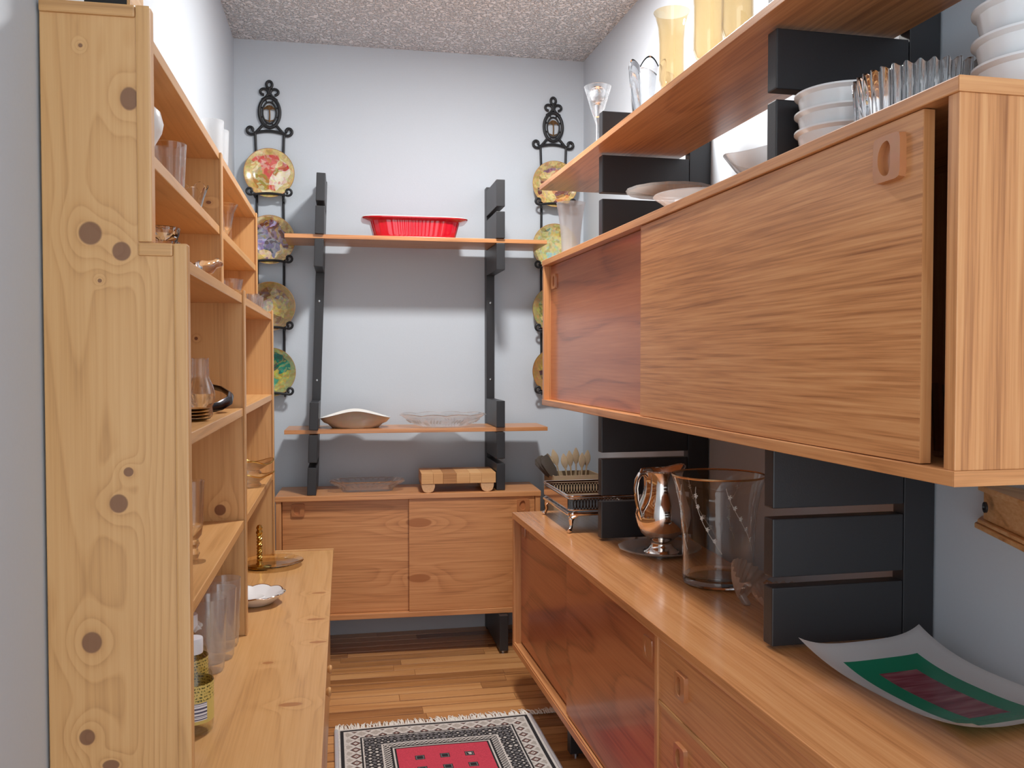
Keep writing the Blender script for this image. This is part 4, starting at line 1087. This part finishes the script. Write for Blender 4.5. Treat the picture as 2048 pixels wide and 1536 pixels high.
# white leaf dish
def leaf(tt, i, r, z):
    if i >= 3: r *= 1 + .06 * abs(math.cos(4.5 * tt)) ** .8; z += .004 * abs(math.cos(4.5 * tt))
    return r, z
t = thing('leaf_dish', 'white scalloped dish with silver rim on the pine worktop', 'dish', (-.232, 2.372, on(ZW)))
G().lathe([(0, 0), (.040, 0), (.048, .004), (.066, .018), (.074, .026), (.072, .028), (.060, .020), (.040, .008), (0, .007)], 90, lambda tt, i, r, z: leaf(tt, i, r, z) if i in (3, 4, 5, 6) else (r, z)).build('body', 'white', t, True, 50)
G().lathe([(.0742, .0258), (.0752, .0272), (.073, .0288), (.0716, .0280)], 90, lambda tt, i, r, z: leaf(tt, 4, r, z), close=True).build('silver_rim', 'silver', t, True)
G().lathe([(.0, .0095), (.018, .012), (.026, .017), (.024, .0185), (.012, .015), (0, .013)], 32).build('inner_cup', 'white', t, True)
# amber plate with brass candlestick
g = G(); g.lathe([(0, .001), (.05, .001), (.06, .003), (.082, .010), (.096, .016), (.095, .018), (.08, .013), (.05, .005), (0, .004)], 72, lambda tt, i, r, z: (r * (1 + .012 * math.cos(30 * tt)) if r > .055 else r, z))
solo(g, 'amber_plate', 'amber_dish', 'amber glass plate under the brass candlestick on the pine worktop', 'plate', (-.222, 2.80, on(ZW) - .0008))
t = thing('candlestick', 'twisted brass candlestick standing on the amber glass plate', 'candlestick', (-.256, 2.772, on(ZW) + .0036))
G().lathe([(0, 0), (.034, 0), (.036, .003), (.028, .007), (.012, .010), (.008, .016), (.006, .020), (0, .021)], 40).build('base', 'brass', t, True)
g = G(); g.tube([(.0045 * math.cos(k * .9), .0045 * math.sin(k * .9), .020 + .0028 * k) for k in range(30)], .0048, 8)
g.tube([(-.0045 * math.cos(k * .9), -.0045 * math.sin(k * .9), .020 + .0028 * k) for k in range(30)], .0048, 8)
g.build('twisted_stem', 'brass', t, True)
G().lathe([(0, .10), (.008, .102), (.011, .108), (.007, .116), (.010, .122), (.006, .130), (0, .132)], 20).build('finial', 'brass', t, True)
# bottles
def label_mat():
    m, nt, b = new_mat('bottle_label')
    tc = node(nt, 'ShaderNodeTexCoord'); sp = node(nt, 'ShaderNodeSeparateXYZ'); link(nt, tc.outputs['Object'], sp.inputs[0])
    no = node(nt, 'ShaderNodeTexNoise'); no.inputs['Scale'].default_value = 420; no.inputs['Detail'].default_value = 1
    vm = node(nt, 'ShaderNodeVectorMath', operation='MULTIPLY'); vm.inputs[1].default_value = (1, 1, .55); link(nt, tc.outputs['Object'], vm.inputs[0]); link(nt, vm.outputs[0], no.inputs[0])
    line = math_n(nt, 'GREATER_THAN', math_n(nt, 'FRACT', math_n(nt, 'MULTIPLY', sp.outputs[2], 190.)), .45)
    txt = math_n(nt, 'MULTIPLY', math_n(nt, 'GREATER_THAN', no.outputs[0], .52), line)
    up_ = math_n(nt, 'GREATER_THAN', sp.outputs[2], .060)
    c = mixc(nt, math_n(nt, 'MULTIPLY', txt, up_), s2l(210, 188, 108), s2l(92, 88, 40))
    link(nt, c, b.inputs['Base Color']); b.inputs['Roughness'].default_value = .4
    return m
def barcode_mat():
    m, nt, b = new_mat('barcode')
    tc = node(nt, 'ShaderNodeTexCoord'); sp = node(nt, 'ShaderNodeSeparateXYZ'); link(nt, tc.outputs['Object'], sp.inputs[0])
    no = node(nt, 'ShaderNodeTexNoise', noise_dimensions='1D'); no.inputs['Scale'].default_value = 320; no.inputs['Detail'].default_value = 0
    link(nt, sp.outputs[2], no.inputs['W'])
    c = mixc(nt, math_n(nt, 'GREATER_THAN', no.outputs[0], .52), s2l(226, 226, 232), s2l(70, 72, 100))
    link(nt, c, b.inputs['Base Color']); b.inputs['Roughness'].default_value = .4
    return m
lm = label_mat(); bcm = barcode_mat()
def bottle(loc, lab, rot, s_=1.0, wrap=False):
    t = thing('bottle', lab, 'bottle', loc, rot)
    G().lathe([(0, 0), (.029, 0), (.033, .004), (.034, .012), (.034, .090), (.033, .102), (.027, .118), (.018, .132), (.0155, .140), (.0155, .150), (0, .150)], 48).build('body', 'bottle_glass', t, True)
    G().lathe([(0, .002), (.0315, .004), (.0325, .012), (.0325, .090), (.031, .100), (0, .101)], 40).build('contents', 'liquid', t, True)
    G().lathe([(.0168, .136), (.0172, .138), (.0172, .160), (.0165, .162), (0, .162)], 40, lambda tt, i, r, z: (r * (1 + .012 * math.cos(40 * tt)), z)).build('cap', 'plastic_white', t, True)
    g = G(); g.grid(lambda a, b: (.0345 * math.cos(-PI * .9 + 1.55 * PI * a), .0345 * math.sin(-PI * .9 + 1.55 * PI * a), .022 + .066 * b), 32, 3)
    lb = g.build('label', lm, t, True)
    g = G(); g.grid(lambda a, b: (.0349 * math.cos(-PI * .62 + .34 * PI * a), .0349 * math.sin(-PI * .62 + .34 * PI * a), .028 + .030 * b), 12, 3)
    g.build('barcode', bcm, lb, True)
    if wrap:
        g = G()
        for k in range(9):
            a = 2 * PI * k / 9
            g.tube([(.017 * math.cos(a), .017 * math.sin(a), .134), (.023 * math.cos(a + .2), .023 * math.sin(a + .2), .142), (.026 * math.cos(a + .4), .026 * math.sin(a + .4), .137)], [.003, .004, .001], 5)
        g.build('plastic_wrap', 'frost', t, True)
    t.scale = (s_, s_, s_)
bottle((-.258, 1.572, on(ZW)), 'clear bottle with yellow label and white cap at the front of the worktop', math.radians(10))
bottle((-.286, 1.690, on(ZW)), 'clear bottle with crumpled wrap on its neck, behind the other bottle', math.radians(40), 1.05, True)
